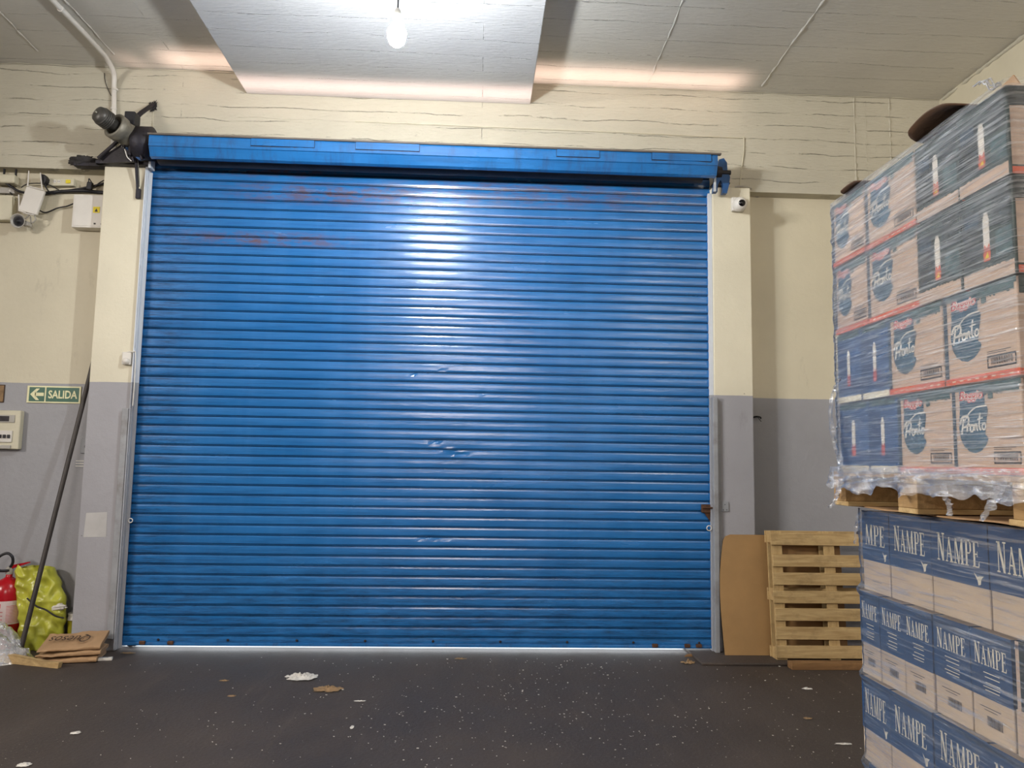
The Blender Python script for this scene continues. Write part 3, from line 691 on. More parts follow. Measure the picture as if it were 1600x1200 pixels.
# cables
def cable(pts, r, m, label, name='cable', group=None):
    mb = MB(); mb.tube(smoothpts(pts), r, m, 7); return tag(recenter(mb.build(name)), label, 'cable', group)
def aw(x, y, d=.15): return atY(x, y, d)
cable([aw(-20, 288), aw(5, 285, .09), aw(18, 292, .09), aw(33, 300, .1), aw(60, 303), aw(90, 300), aw(120, 296), aw(150, 290), aw(164, 286)], .011, M['black'], 'thick black cable bundle running behind the tilted router to the pilaster')
cable([aw(70, 302), aw(100, 299, .14), aw(130, 298, .13), aw(150, 300), aw(166, 301)], .016, M['black'], 'sagging black cable just above the white electrical box')
cable([aw(33, 293, .12), aw(45, 287, .12), aw(70, 287, .1), aw(85, 293, .1), aw(97, 300, .12)], .0045, M['black'], 'thin black cord arching over the top of the tilted router')
cable([aw(62, 329, .13), aw(72, 332, .14), aw(90, 325, .14), aw(105, 322, .14), aw(117, 317, .14)], .006, M['black'], 'black cable sagging between router and white electrical box')
cable([aw(148, 292, .1), aw(155, 286, .1), aw(164, 281, .1)], .005, M['black'], 'short black cable rising right of the in-line adapter')
mb = MB(); c = atY(141, 290, .10); mb.box((c.x-.025, .08, c.z-.04), (c.x+.02, .12, c.z+.03), M['black'], Matrix.Translation(c) @ Matrix.Rotation(.1, 4, 'Y') @ Matrix.Translation(-c), .008)
mb.tube(smoothpts([(c.x-.015, .1, c.z+.03), (c.x-.01, .09, c.z+.06), (c.x+.01, .1, c.z+.03)]), .005, M['black'], 6); tag(recenter(mb.build('adapter')), 'small black adapter clipped on the cables left of the pilaster', 'adapter')
mb = MB(); fn, nu, nv, mm = blob(atY(22, 310, .13), .045, .03, .05, .9, 3, M['iron'], seed=12); mb.tube(smoothpts([aw(14+8*math.cos(a)*(1+.3*math.sin(3*a)), 310+9*math.sin(a), .12+.02*math.sin(2*a)) for a in [i*.55 for i in range(34)]], 3), .005, M['black'], 5)
tag(recenter(mb.build('cable')), 'tangle of black cable coiled left of the tilted router', 'cable')
# sign SALIDA
p = [atY(44, 603, .168), atY(127, 605, .168), atY(127, 630, .168), atY(44, 630, .168)]
sx0, sx1, sz0, sz1 = p[0].x, p[1].x+.003, p[2].z-.004, p[0].z+.002
sg = empty('exit_sign', ((sx0+sx1)/2, .17, sz0), 'green exit sign reading SALIDA with a left arrow', 'sign')
mb = MB(); mb.box((sx0, .160, sz0), (sx1, .170, sz1), M['signw'], bev=.001); local(mb.build('plate'), sg)
w = sx1-sx0; h = sz1-sz0
def sfn(u, v, d=.1585): return Vector((sx0+u*w, d, sz0+v*h))
def srect(mb, u0, u1, v0, v1, m, d): mb.poly([sfn(u0, v0, d), sfn(u1, v0, d), sfn(u1, v1, d), sfn(u0, v1, d)], m)
mb = MB(); srect(mb, .04, .33, .08, .92, M['green'], .1592); srect(mb, .355, .97, .08, .92, M['green'], .1592)
gf = local(mb.build('green_field'), sg)
mb = MB(); mb.poly([sfn(.06, .5), sfn(.17, .84), sfn(.235, .84), sfn(.165, .60), sfn(.165, .40), sfn(.235, .16), sfn(.17, .16)], M['signw']); mb.poly([sfn(.15, .60), sfn(.15, .40), sfn(.315, .40), sfn(.315, .60)], M['signw']); local(mb.build('arrow'), sg, gf)
mb = MB(); put_text(mb, 'SALIDA', M['signw'], sfn, .40, .94, .27, .75, 0, .025); local(mb.build('lettering'), sg, gf)
# notice at the left edge
a = atY(0, 601, .168); b = atY(6, 629, .168)
mb = MB(); mb.box((a.x-.25, .163, b.z), (b.x, .170, a.z), M['kraft_dark'], bev=.001); mb.box((a.x-.25, .1615, b.z+.008), (b.x-.006, .1632, a.z-.008), M['leaf']); tag(recenter(mb.build('wall_notice')), 'tan notice cut off by the left edge, left of the green sign', 'notice')
# breaker panel
bp = empty('breaker_panel', (-4.1, .17, 1.63), 'white breaker panel on the grey wall at the left edge of the view', 'breaker panel')
mb = MB(); mb.box((-4.40, .11, 1.64), (-3.93, .17, 1.975), M['cream'], bev=.01); local(mb.build('casing'), bp)
mb = MB(); mb.box((-4.36, .102, 1.87), (-3.975, .112, 1.935), M['grey_plastic'], bev=.003); mb.box((-4.33, .1, 1.88), (-4.02, .104, 1.925), M['iron']); o = local(mb.build('upper_window'), bp); o['label'] = 'smoked window'
mb = MB(); mb.box((-4.36, .098, 1.70), (-3.985, .112, 1.80), M['white'], bev=.003); br_ = local(mb.build('breaker_row'), bp)
for i in range(9):
    mb = MB(); x = -4.02-i*.036; mb.box((x, .088, 1.735), (x+.022, .1, 1.765), M['black'], bev=.002); local(mb.build('breaker_switch'), bp, br_)
mb = MB(); mb.box((-4.38, .1, 1.645), (-3.99, .112, 1.675), M['grey_plastic'], bev=.003); local(mb.build('lower_cover'), bp)
# outlet & sticker
ot = empty('wall_socket', (-3.39, .17, 1.60), 'grey wall socket tucked behind the pole beside the left pilaster', 'socket')
mb = MB(); mb.box((-3.43, .155, 1.615), (-3.325, .17, 1.745), M['greyrail'], bev=.006); local(mb.build('plate'), ot)
mb = MB(); mb.lathe([(.026, 0), (.026, .006), (.01, .008)], (-3.368, .155, 1.675), (0, -1, 0), M['black'], 16); o = local(mb.build('insert'), ot); o['label'] = 'black round insert'
mb = MB(); mb.box((-3.47, .166, 1.49), (-3.31, .17, 1.56), M['greyrail'])
for z in (1.505, 1.528, 1.55): mb.box((-3.465, .1645, z-.004), (-3.315, .1662, z+.004), M['white'])
tag(recenter(mb.build('wall_sticker')), 'small sticker of white lines under the grey wall socket', 'sticker')
# PIR sensor
pr_ = empty('motion_sensor', (-3.0, -.06, 2.38), 'small white motion sensor on the left pilaster by the shutter rail', 'motion sensor')
c = atY(199, 561, -.08)
mb = MB(); mb.box((c.x-.042, -.095, c.z-.05), (c.x+.035, -.06, c.z+.06), M['white'], bev=.008); local(mb.build('housing'), pr_)
mb = MB(); mb.lathe([(.030, 0), (.028, .01), (.018, .02), (.004, .025)], (c.x-.004, -.095, c.z-.022), (0, -1, -.2), M['white'], 20); local(mb.build('lens_dome'), pr_)
mb = MB(); mb.tube(smoothpts([(c.x+.0, -.09, c.z+.06), (c.x+.05, -.10, c.z+.06), (c.x+.078, -.108, c.z+.04), (c.x+.085, -.108, c.z-.2), (c.x+.083, -.108, c.z-.40)]), .0045, M['white'], 7); local(mb.build('cable'), pr_)

# ================================================================ RIGHT WALL FITTINGS
dc = empty('security_camera', (2.36, -.06, 3.90), 'white security camera with black lens on top of the right pilaster', 'camera')
c = atY(1156, 318, -.14)
mb = MB(); mb.box((c.x-.06, -.105, c.z-.055), (c.x+.055, -.06, c.z+.075), M['white'], bev=.012); local(mb.build('mounting_plate'), dc)
mb = MB(); mb.lathe([(.062, 0), (.064, .03), (.058, .06), (.042, .085), (.030, .09)], (c.x+.003, -.10, c.z), (0, -1, -.12), M['white'], 28); db = local(mb.build('dome_body'), dc)
mb = MB(); mb.lathe([(.031, .089), (.028, .097), (.014, .102), (.003, .103)], (c.x+.003, -.10, c.z), (0, -1, -.12), M['lens'], 24); o = local(mb.build('lens'), dc, db); o['label'] = 'round black lens'
for pts, lab in (([(-1.15, .035, 4.655), (.3, .03, 4.645), (1.4, .03, 4.640), (2.0, .03, 4.632), (2.42, .03, 4.63)], 'thin painted wire running level across the lintel above the hood'),
                 ([(2.43, .03, 4.64), (2.428, .03, 4.5), (2.40, .03, 4.3), (2.385, .02, 4.15)], 'thin painted wire dropping from the lintel to the security camera')):
    cable(pts, .005, M['cream'], lab)
cable([(2.33, .0, 4.145), (2.40, -.01, 4.150), (2.48, .03, 4.15), (2.56, .1, 4.15), (2.62, .15, 4.148), (2.60, .16, 4.12), (2.56, .155, 4.14), (2.62, .16, 4.15)], .008, M['grey_plastic'], 'knotted grey cable beside the security camera above the right pilaster')
cable([(-2.94, .032, 4.78), (-2.945, .03, 4.66), (-2.94, .03, 4.5)], .003, M['cream'], 'thin upright wire on the wall above the left end of the shutter')
cable([(-3.40, .036, 5.02), (-3.38, .03, 4.93), (-3.33, .03, 4.82), (-3.27, .02, 4.75)], .003, M['iron'], 'thin stray wire curving beside the white conduit')
mb = MB(); mb.box((2.152, -.070, 1.205), (2.215, -.06, 1.29), M['greyrail'], bev=.003)
for dx, dz in ((.015, .015), (.045, .015), (.03, .06)): mb.lathe([(.004, 0), (.003, .003)], (2.152+dx, -.07, 1.205+dz), (0, -1, 0), M['iron'], 8)
tag(recenter(mb.build('cover_plate')), 'small grey blank plate on the right pilaster, level with the latch', 'plate')
hk = atY(1183, 652, .15); mb = MB(); mb.tube(smoothpts([hk+Vector((-.03, .02, .0)), hk+Vector((-.01, -.02, .005)), hk+Vector((.02, -.02, .0)), hk+Vector((.03, -.01, -.01))]), .008, M['black'], 7); mb.tube([hk+Vector((0, -.015, 0)), hk+Vector((.03, -.02, -.04))], .003, M['iron'], 6)
tag(recenter(mb.build('wall_hook')), 'small black hook on the grey wall right of the right pilaster', 'hook')

# ================================================================ THINGS LEANING / LYING ON THE RIGHT
# hardboard sheet with a rounded corner
bd = MB(); BT = .023
A = Vector((2.125, -.255, BT)); B = Vector((2.60, -.26, BT)); 
def board_pt(u, v): return Vector((2.10+u*.62, -.19+.12*v, BT+.985*v))
ring_ = []
outl = [(.045, 0), (1.75, 0), (1.75, 1.0)] + [(.20+.0, 1.0), (.13, .985), (.095, .95)] + [(.075, .88), (.055, .80), (.028, .65), (.018, .5), (.02, .35), (.03, .2)]
pts = [board_pt(u, v) for u, v in outl]
bd.prism(pts, (0, .006, .001), M['hardboard'])
tag(recenter(bd.build('hardboard_sheet')), 'brown hardboard sheet with rounded top corner leaning beside the upright pallet', 'board')
# leaning pallet, decks vertical
pt = empty('wooden_pallet', (3.0, -.33, BT), 'pale wooden pallet standing upright against the right wall, slats horizontal', 'pallet')
LT = Matrix.Translation((2.505, -.35, BT)) @ Matrix.Rotation(-.085, 4, 'X')
PW, PH = 1.0, 1.045
def ppart(name, a, b, m):
    mb = MB(); mb.box(a, b, m, LT, .003); return local(mb.build(name), pt)
zs = [.015, .163, .312, .452, .600, .748, .925]
for i, z in enumerate(zs): ppart('slat', (0+.006*(i % 3), 0, z), (PW, .018, z+.1), M['wood'])
for x in (.01, .46, .90):                      # upright stretcher boards, blocks, back boards
    ppart('stringer', (x, .018, 0), (x+.09, .036, PH), M['wood_v'])
    for z in (0.0, .47, .945): ppart('block', (x, .036, z), (x+.09, .110, z+.1), M['wood_v'])
    ppart('bottom_board', (x, .110, 0), (x+.09, .128, PH), M['wood_v'])
for z in (0.0, .47, .945): ppart('back_slat', (0, .128, z), (PW, .146, z+.1), M['wood'])
# brown beam on the floor
mb = MB(); mb.box((2.545, -.56, 0), (3.35, -.47, .055), M['wood_old'], Matrix.Rotation(0, 4, 'Z'), .004); tag(recenter(mb.build('wooden_beam')), 'dark brown wooden beam lying on the floor before the upright pallet', 'beam')

# ================================================================ PALLET LOADS
XU, XL_ = 1.51, 1.595
def carton(kind, w, h, d=.40):
    """carton mesh: origin at its far lower visible corner; face looks to -X, reads along -Y"""
    mb = MB(); body = {'pronto': M['tan'], 'green': M['dgreen'], 'blue': M['bluebox'], 'wine': M['tan2'], 'winen': M['tan2'], 'plain': M['dgreen2'], 'winecut': M['tan2']}[kind]
    mb.box((0, -w+.002, 0), (d, -.002, h-.003), body, bev=.004)
    e = [0]
    def fn(u, v, lay=0): return Vector((-.0008-.0004*lay, -u*w, v*h))
    def nf(u, v, lay=0): return Vector((u*d, -w+.002-.0008-.0004*lay, v*h))
    def rect(u0, u1, v0, v1, m, lay=0, f=fn): mb.poly([f(u0, v0, lay), f(u1, v0, lay), f(u1, v1, lay), f(u0, v1, lay)], m)
    def pg(pts, m, lay=0, f=fn): mb.poly([f(u, v, lay) for u, v in pts], m)
    def jag(u0, u1, v0, v1, m, n=16, lay=0, seed=0, down=True, f=fn):
        """band with a ragged edge"""
        rnd = random.Random(seed); 
        for i in range(n):
            a = u0+(u1-u0)*i/n; b = u0+(u1-u0)*(i+1)/n; k1 = rnd.uniform(0, .35)*(v1-v0); k2 = rnd.uniform(0, .35)*(v1-v0)
            if down: pg([(a, v0+k1), (b, v0+k2), (b, v1), (a, v1)], m, lay, f)
            else: pg([(a, v0), (b, v0), (b, v1-k1), (a, v1-k2)], m, lay, f)
    def barcode(u0, u1, v0, v1, frame, lay=1):
        t = .012
        if frame:
            rect(u0, u1, v0, v0+t*1.6, M['blackink'], lay); rect(u0, u1, v1-t*1.6, v1, M['blackink'], lay); rect(u0, u0+t, v0, v1, M['blackink'], lay); rect(u1-t, u1, v0, v1, M['blackink'], lay)
        rnd = random.Random(4); x = u0+(.05 if frame else 0)
        while x < u1-(.05 if frame else 0):
            ww = rnd.choice((.005, .008, .013)); rect(x, x+ww, v0+(.035 if frame else 0), v1-(.025 if frame else 0), M['blackink'], lay); x += ww+rnd.choice((.006, .01))
    def stroke(pts, wd, m, lay):
        P = smoothpts([(a, b, 0) for a, b in pts], 5)
        for i in range(len(P)-1):
            dv = (P[i+1]-P[i]); nn = Vector((-dv.y, dv.x, 0)); 
            if nn.length < 1e-6: continue
            nn = nn.normalized()*wd
            pg([(P[i].x+nn.x, P[i].y+nn.y), (P[i].x-nn.x, P[i].y-nn.y), (P[i+1].x-nn.x, P[i+1].y-nn.y), (P[i+1].x+nn.x, P[i+1].y+nn.y)], m, lay)
    if kind == 'pronto':
        rect(0, .055, .07, 1, M['dteal'])
        rect(.055, 1, .93, .99, M['grass']); jag(.40, .97, .85, .94, M['grass'], 22, 0, 3)
        rect(.12, .50, .60, .985, M['teal'])
        pg([(.12, .70), (.10, .52), (.12, .40), (.17, .31), (.25, .25), (.34, .23), (.43, .26), (.50, .32), (.53, .38), (.52, .41), (.49, .43), (.51, .55), (.54, .70), (.53, .74), (.42, .75)], M['teal'], 1)
        stroke([(.20, .60), (.27, .68), (.38, .735), (.53, .74)], .008, M['whiteink'], 2)
        stroke([(.16, .34), (.26, .275), (.38, .28), (.50, .34)], .006, M['grass'], 2)
        put_text(mb, 'Baggio', M['whiteink'], lambda u, v: fn(u, v, 2), .125, .485, .79, .93, .25, .075, .0)
        put_text(mb, 'Baggio', M['redink'], lambda u, v: fn(u, v, 3), .125, .485, .79, .93, .25, .0, .0)
        k = .013   # script word
        stroke([(.14, .44), (.165, .55), (.18, .62)], k, M['whiteink'], 2); stroke([(.12, .56), (.16, .635), (.24, .64), (.255, .58), (.22, .53), (.165, .525)], k, M['whiteink'], 2)
        stroke([(.225, .47), (.24, .55), (.245, .53), (.275, .555)], k*.8, M['whiteink'], 3)
        stroke([(.30, .55), (.275, .52), (.28, .475), (.31, .475), (.325, .52), (.30, .55)], k*.8, M['whiteink'], 2)
        stroke([(.335, .55), (.34, .48), (.355, .54), (.375, .55), (.38, .49), (.395, .48)], k*.8, M['whiteink'], 3)
        stroke([(.43, .67), (.41, .55), (.42, .49), (.44, .49)], k*.8, M['whiteink'], 2); stroke([(.385, .60), (.47, .615)], k*.6, M['whiteink'], 3)
        stroke([(.48, .56), (.455, .53), (.46, .49), (.49, .49), (.505, .53), (.48, .56)], k*.8, M['whiteink'], 2)
        jag(.55, .62, .80, .87, M['grass'], 5, 1, 8)
        rect(.60, .90, .285, .292, M['blackink']); rect(.60, .84, .265, .272, M['blackink'])
        barcode(.60, .96, .115, .245, True)
        for (lo, m) in (((0, .075), M['orange']),): rect(0, 1, lo[0], lo[1], m)
        rnd = random.Random(2)
        for i in range(8): rect(.1+i*.11, .1+i*.11+.05, .028, .042, M['ivory'], 1)
        rect(.02, .98, .86, .985, M['dgreen'], 0, nf); jag(.02, .98, .80, .87, M['dgreen'], 20, 0, 5, f=nf); rect(.0, 1, .0, .07, M['orange'], 0, nf); rect(.07, .075, .1, .8, M['blackink'], 0, nf)
        pg([(.12, .55), (.2, .72), (.42, .75), (.5, .5), (.4, .28), (.2, .3)], M['teal'], 1, nf)
    elif kind in ('green', 'blue'):
        A2, B2 = (M['dgreen2'], M['dgreen']) if kind == 'green' else (M['bluebox2'], M['bluebox'])
        if kind == 'green':
            rect(.02, .98, .0, .10, M['tan'], 0); jag(.02, .98, .10, .16, M['tan'], 18, 0, 5, down=False)
            rect(.04, .40, .2, .82, A2, 0); rect(.62, .96, .55, .92, A2, 0); rect(.66, .96, .22, .5, M['grass'], 0)
            rect(.08, .36, .62, .78, M['dteal'], 1)
        else:
            rect(.02, .98, .0, .06, M['ivory'], 0); jag(.02, .98, .05, .09, M['ivory'], 14, 0, 9, down=False)
            rect(.05, .95, .90, .985, M['grass'], 0); rect(.06, .94, .12, .30, A2, 0); rect(.05, .38, .34, .82, A2, 0)
        pg([(.44, .34), (.56, .34), (.56, .66), (.53, .74), (.47, .74), (.44, .66)], M['whiteink'], 2)
        pg([(.44, .22), (.56, .22), (.57, .30), (.55, .40), (.50, .35), (.46, .40), (.43, .30)], M['orange'] if kind == 'green' else M['pinkred'], 3)
        if kind == 'green': pg([(.46, .25), (.54, .25), (.52, .32)], M['yellow'], 4)
        rect(.02, .98, .8, .985, M['dgreen2'], 0, nf); rect(.02, .98, .1, .8, M['tan'], 0, nf); rect(.02, .98, 0, .08, M['orange'], 0, nf)
        pg([(.15, .3), (.15, .62), (.3, .7), (.32, .4)], M['dgreen2'], 1, nf); jag(.02, .98, .74, .81, M['dgreen2'], 20, 1, 5, f=nf)
    elif kind in ('wine', 'winen', 'winecut'):
        rect(.0, 1, .38, .995, M['navy'], 0); rect(0, 1, .38, .995, M['navy'], 0, nf)
        nar = kind == 'winen'
        word(mb, fn, .12 if not nar else .10, .88 if not nar else .90, .57 if not nar else .68, .86 if not nar else .88, 'NAMPE' if kind != 'winecut' else 'MPE')
        if kind == 'winecut': pass
        if nar:
            for v in (.61, .57, .52, .48, .45): rect(.3+.03*(v*50 % 3), .72-.02*(v*70 % 3), v, v+.008, M['ivory'], 1)
            barcode(.36, .72, .13, .22, False); rect(.2, .7, .29, .297, M['blackink'], 1); rect(.3, .62, .265, .271, M['blackink'], 1)
        else:
            pass
            pg([(.76, .52), (.82, .48), (.85, .49), (.92, .495), (.88, .46), (.87, .41), (.83, .40), (.82, .44)], M['ivory'], 1)
            if kind == 'winecut':
                rect(.35, .7, .13, .14, M['greyrail'], 1); rect(.4, .6, .10, .106, M['greyrail'], 1)
    elif kind == 'plain':
        rect(0, 1, 0, .4, M['tan2'], 0); rect(.03, .10, 0, 1, M['tan'], 1); rect(.3, .8, .6, .75, M['dteal'], 1)
    return mb
LET = {  # serif letter shapes, unit height; lists of polygons
 'N': (.56, [[(0, .95), (.20, .95), (.20, 1), (0, 1)], [(.07, 0), (.12, 0), (.12, .95), (.07, .95)], [(.05, 1), (.18, 1), (.50, 0), (.37, 0)], [(.43, 0), (.48, 0), (.48, .95), (.43, .95)], [(0, 0), (.19, 0), (.19, .05), (0, .05)], [(.36, .95), (.55, .95), (.55, 1), (.36, 1)]]),
 'A': (.54, [[(.06, 0), (.10, 0), (.27, .88), (.24, .96)], [(.22, 1), (.30, 1), (.49, 0), (.36, 0)], [(.13, .30), (.38, .30), (.38, .36), (.14, .36)], [(0, 0), (.17, 0), (.17, .05), (0, .05)], [(.30, 0), (.54, 0), (.54, .05), (.30, .05)]]),
 'M': (.70, [[(.07, 0), (.11, 0), (.13, 1), (.09, 1)], [(.08, 1), (.20, 1), (.38, 0), (.30, 0)], [(.32, 0), (.36, 0), (.56, 1), (.52, 1)], [(.50, 1), (.62, 1), (.64, 0), (.52, 0)], [(0, 0), (.18, 0), (.18, .05), (0, .05)], [(.46, 0), (.70, 0), (.70, .05), (.46, .05)]]),
 'P': (.46, [[(.06, 0), (.18, 0), (.18, 1), (.06, 1)], [(0, 0), (.24, 0), (.24, .05), (0, .05)], [(0, .95), (.25, .95), (.25, 1), (0, 1)], [(.18, .95), (.32, .95), (.33, 1), (.18, 1)], [(.32, 1), (.44, .88), (.44, .62), (.33, .48), (.33, .54), (.34, .62), (.34, .88), (.30, .95)], [(.18, .48), (.33, .48), (.33, .53), (.18, .53)]]),
 'E': (.46, [[(.06, 0), (.18, 0), (.18, 1), (.06, 1)], [(0, 0), (.42, 0), (.42, .05), (0, .05)], [(0, .95), (.40, .95), (.40, 1), (0, 1)], [(.18, .48), (.32, .48), (.32, .53), (.18, .53)], [(.36, .0), (.42, 0), (.44, .22), (.41, .22)], [(.35, 1), (.40, 1), (.41, .80), (.38, .80)], [(.30, .40), (.33, .40), (.33, .62), (.30, .62)]]),
}
def word(mb, fn, u0, u1, v0, v1, s):
    tot = sum(LET[c][0]+.05 for c in s); x = 0; H = v1-v0
    for i, ch in enumerate(s):
        w_, polys = LET[ch]; hh = 1.0 if i == 0 and ch == 'N' else .88
        for pgn in polys: mb.poly([fn(u0+(x+a)/tot*(u1-u0), v0+b*H*hh, 1) for a, b in pgn], M['ivory'])
        x += w_+.05
KIND = {}
def carton_obj(kind, name, y_far, y_near, x, z, h, label, group, rot=0, catg='carton'):
    w = y_far-y_near
    key = kind
    nom = {'pronto': .31, 'green': .225, 'blue': .21, 'wine': .28, 'winen': .185, 'plain': .25, 'winecut': .21}[kind]
    hn = .283 if kind in ('pronto', 'green', 'blue') else .333
    if key not in KIND:
        o = carton(kind, nom, hn).build(name, fix=False); KIND[key] = o
    else:
        o = KIND[key].copy(); o.name = name; COL.objects.link(o)
    o.location = (x, y_far, z); o.scale = (1, (w-.002)/nom, (h-.002)/hn); o.rotation_euler = (0, 0, rot)
    tag(o, label, catg, group); return o
RND = random.Random(11)
GU = 'soup and juice cartons on the upper pallet'
up_rows = [  # z0, z1, list of (kind, yfar, ynear, words)
 (1.587, 1.864, 'bottom row', [('blue', -3.612, -3.850, 'blue carton with candle mark, far corner of the bottom row, upper load'), ('blue', -3.852, -4.052, 'blue carton with candle mark beside a cream one, bottom row, upper load'), ('pronto', -4.054, -4.372, 'cream and teal carton right beside a blue one, bottom row, upper load'), ('pronto', -4.374, -4.690, 'cream and teal carton at the near corner, bottom row, upper load')]),
 (1.866, 2.154, 'second row', [('blue', -3.604, -3.806, 'blue carton with candle mark, far corner of the second row up, upper load'), ('blue', -3.808, -4.010, 'blue carton with candle mark beside a cream one, second row up, upper load'), ('pronto', -4.012, -4.345, 'cream and teal carton right beside a blue one, second row up, upper load'), ('pronto', -4.347, -4.690, 'cream and teal carton at the near corner, second row up, upper load')]),
 (2.156, 2.444, 'third row', [('pronto', -3.600, -3.868, 'cream and teal carton at the far corner, third row up, on a blue carton'), ('pronto', -3.870, -4.212, 'cream and teal carton beside a dark green one, third row up, upper load'), ('green', -4.214, -4.455, 'dark green carton beside a cream one, third row up, upper load'), ('green', -4.457, -4.695, 'dark green carton at the near corner, third row up, upper load')]),
 (2.446, 2.716, 'top row', [('pronto', -3.600, -3.868, 'cream and teal carton at the far corner, top row, upper load'), ('pronto', -3.870, -4.212, 'cream and teal carton beside a dark green one, top row, upper load'), ('green', -4.214, -4.455, 'dark green carton beside a cream one, top row, upper load'), ('green', -4.457, -4.692, 'dark green carton at the near corner, top row, upper load')]),
]
for z0, z1, rn, items in up_rows:
    for kind, ya, yb, lab in items:
        carton_obj(kind, 'carton', ya, yb, XU+RND.uniform(0, .006), z0, z1-z0, lab, GU)
GL = 'wine cartons on the lower pallet'
low_rows = [
 (.104, .434, [('wine', -3.60, -3.875), ('wine', -3.877, -4.15), ('wine', -4.152, -4.43), ('wine', -4.432, -4.70)], 'floor-level row'),
 (.438, .768, [('wine', -3.572, -3.785), ('wine', -3.787, -4.062), ('wine', -4.064, -4.345), ('wine', -4.347, -4.63)], 'third row down'),
 (.775, 1.104, [('winen', -3.575, -3.727), ('winen', -3.729, -3.900), ('winen', -3.902, -4.080), ('winen', -4.082, -4.280), ('winen', -4.282, -4.475), ('plain', -4.48, -4.70)], 'second row down'),
 (1.110, 1.432, [('winecut', -3.605, -3.811), ('wine', -3.813, -4.085), ('wine', -4.087, -4.389), ('wine', -4.391, -4.69)], 'top row'),
]
ordn = ['farthest', 'second from the far end', 'third from the far end', 'fourth from the far end', 'fifth from the far end', 'nearest']
for z0, z1, items, rn in low_rows:
    for i, (kind, ya, yb) in enumerate(items):
        nm = 'dark green and tan carton' if kind == 'plain' else ('narrow blue wine carton' if kind == 'winen' else 'blue wine carton')
        w = ordn[i] if i < len(items)-1 or i > 3 else 'nearest'
        if len(items) == 6 and i == 5: w = 'nearest'
        carton_obj(kind, 'wine_carton', ya, yb, XL_+RND.uniform(0, .008), z0, z1-z0, f'{nm}, {w}, {rn}, lower load', GL)
# pallets under the loads
def load_pallet(x0, y_far, z, L, Wd, hgt, label, m_b=M['wood_y']):
    r = empty('wooden_pallet', (x0+Wd/2, y_far-L/2, z), label, 'pallet', 'pallets under the wrapped loads')
    def pp(name, a, b, m):
        mb = MB(); mb.box(a, b, m, None, .003); return local(mb.build(name), r)
    t = .018
    bh = hgt-3*t
    for i in range(5):
        x = x0+i*(Wd-.1)/4; pp('deck_board', (x, y_far-L, z+hgt-t), (x+.1, y_far, z+hgt), m_b)
    for k, y in enumerate((y_far-.10, y_far-L/2-.02, y_far-L)):
        pp('stringer', (x0, y, z+hgt-2*t), (x0+Wd, y+.10, z+hgt-t), M['wood'])
        pp('beam', (x0, y, z+t), (x0+Wd-.015, y+.12 if k == 1 else y+.10, z+hgt-2*t), M['wood_y'])
    pp('added_back_board', (x0+Wd-.012, y_far-L, z+t), (x0+Wd, y_far, z+hgt-2*t), m_b)  # added board, hides the lit wall beyond so the pallet openings stay dark
    for y in (y_far-.12, y_far-L/2-.02, y_far-L): pp('bottom_board', (x0, y, z), (x0+Wd-.015, y+.12, z+t), M['wood'])
    return r
load_pallet(XU-.005, -3.56, 1.447, 1.18, .80, .138, 'wooden pallet between the two loads, under the cream and green cartons')
load_pallet(XL_, -3.58, 0, 1.15, .80, .102, 'wooden pallet on the floor under the blue wine cartons')
# wavy cardboard sheet on top of the wine cartons
mb = MB(); mb.grid(lambda u, v: Vector((XL_-.02+u*.82, -3.56-1.16*v, 1.4405+.002*math.sin(v*19)+.002*noise.noise(Vector((u*4, v*8, 1))))), 12, 60, M['kraft'])
o = mb.build('cardboard_sheet'); so = o.modifiers.new('t', 'SOLIDIFY'); so.thickness = .004; tag(recenter(o), 'wavy cardboard sheet between the wine cartons and the upper pallet', 'cardboard')
# hardboard sheet lying bent on top of the upper load
mb = MB()
def hb(u, v):   # u across (x), v along (y); far and left edges curl upward
    x = XU-.06+u*.55; y = -3.50-v*.62
    return Vector((x, y, 2.722))
def shape_sheet(xa, ya, L, Wd, curl, z):
    pts = []
    nu, nv = 16, 28
    def fn(u, v):
        # rounded far/near corners on the overhanging side
        a = abs(2*v-1); inset = (1-math.sqrt(max(0, 1-max(0, (a-.62)/.38)**2)))*.30
        uu = inset+(1-inset)*u
        x = xa+uu*Wd; y = ya-v*L
        zz = z+curl*(1-uu)**2*(.4+.6*math.sin(PI*v))
        return Vector((x, y, zz))
    return fn, nu, nv
fn, nu, nv = shape_sheet(1.462, -4.22, .30, .38, .05, 2.722); mb.grid(fn, nu, nv, M['hardboard_back'])
o = mb.build('hardboard_sheet'); so = o.modifiers.new('t', 'SOLIDIFY'); so.thickness = .005; so.offset = 1; tag(recenter(o), 'dark brown hardboard sheet bending up over the top edge of the upper load', 'board')
mb = MB(); fn, nu, nv = shape_sheet(1.485, -3.70, .17, .30, .012, 2.730); mb.grid(fn, nu, nv, M['hardboard_back'])
o = mb.build('hardboard_sheet'); so = o.modifiers.new('t', 'SOLIDIFY'); so.thickness = .005; so.offset = 1; tag(recenter(o), 'small dark brown board end showing at the far top corner of the upper load', 'board')

mb = MB(); mb.prism([(1.66, -4.30, 2.724), (1.60, -4.64, 2.724), (1.60, -4.60, 2.79), (1.66, -4.34, 2.80)], (.005, 0, 0), M['kraft'])  # tan strip added for the lit top side of the bent hardboard sheet
tag(recenter(mb.build('lit_sheet_strip')), 'added tan strip for the lit hardboard face, behind the top edge of the upper load', 'cardboard')
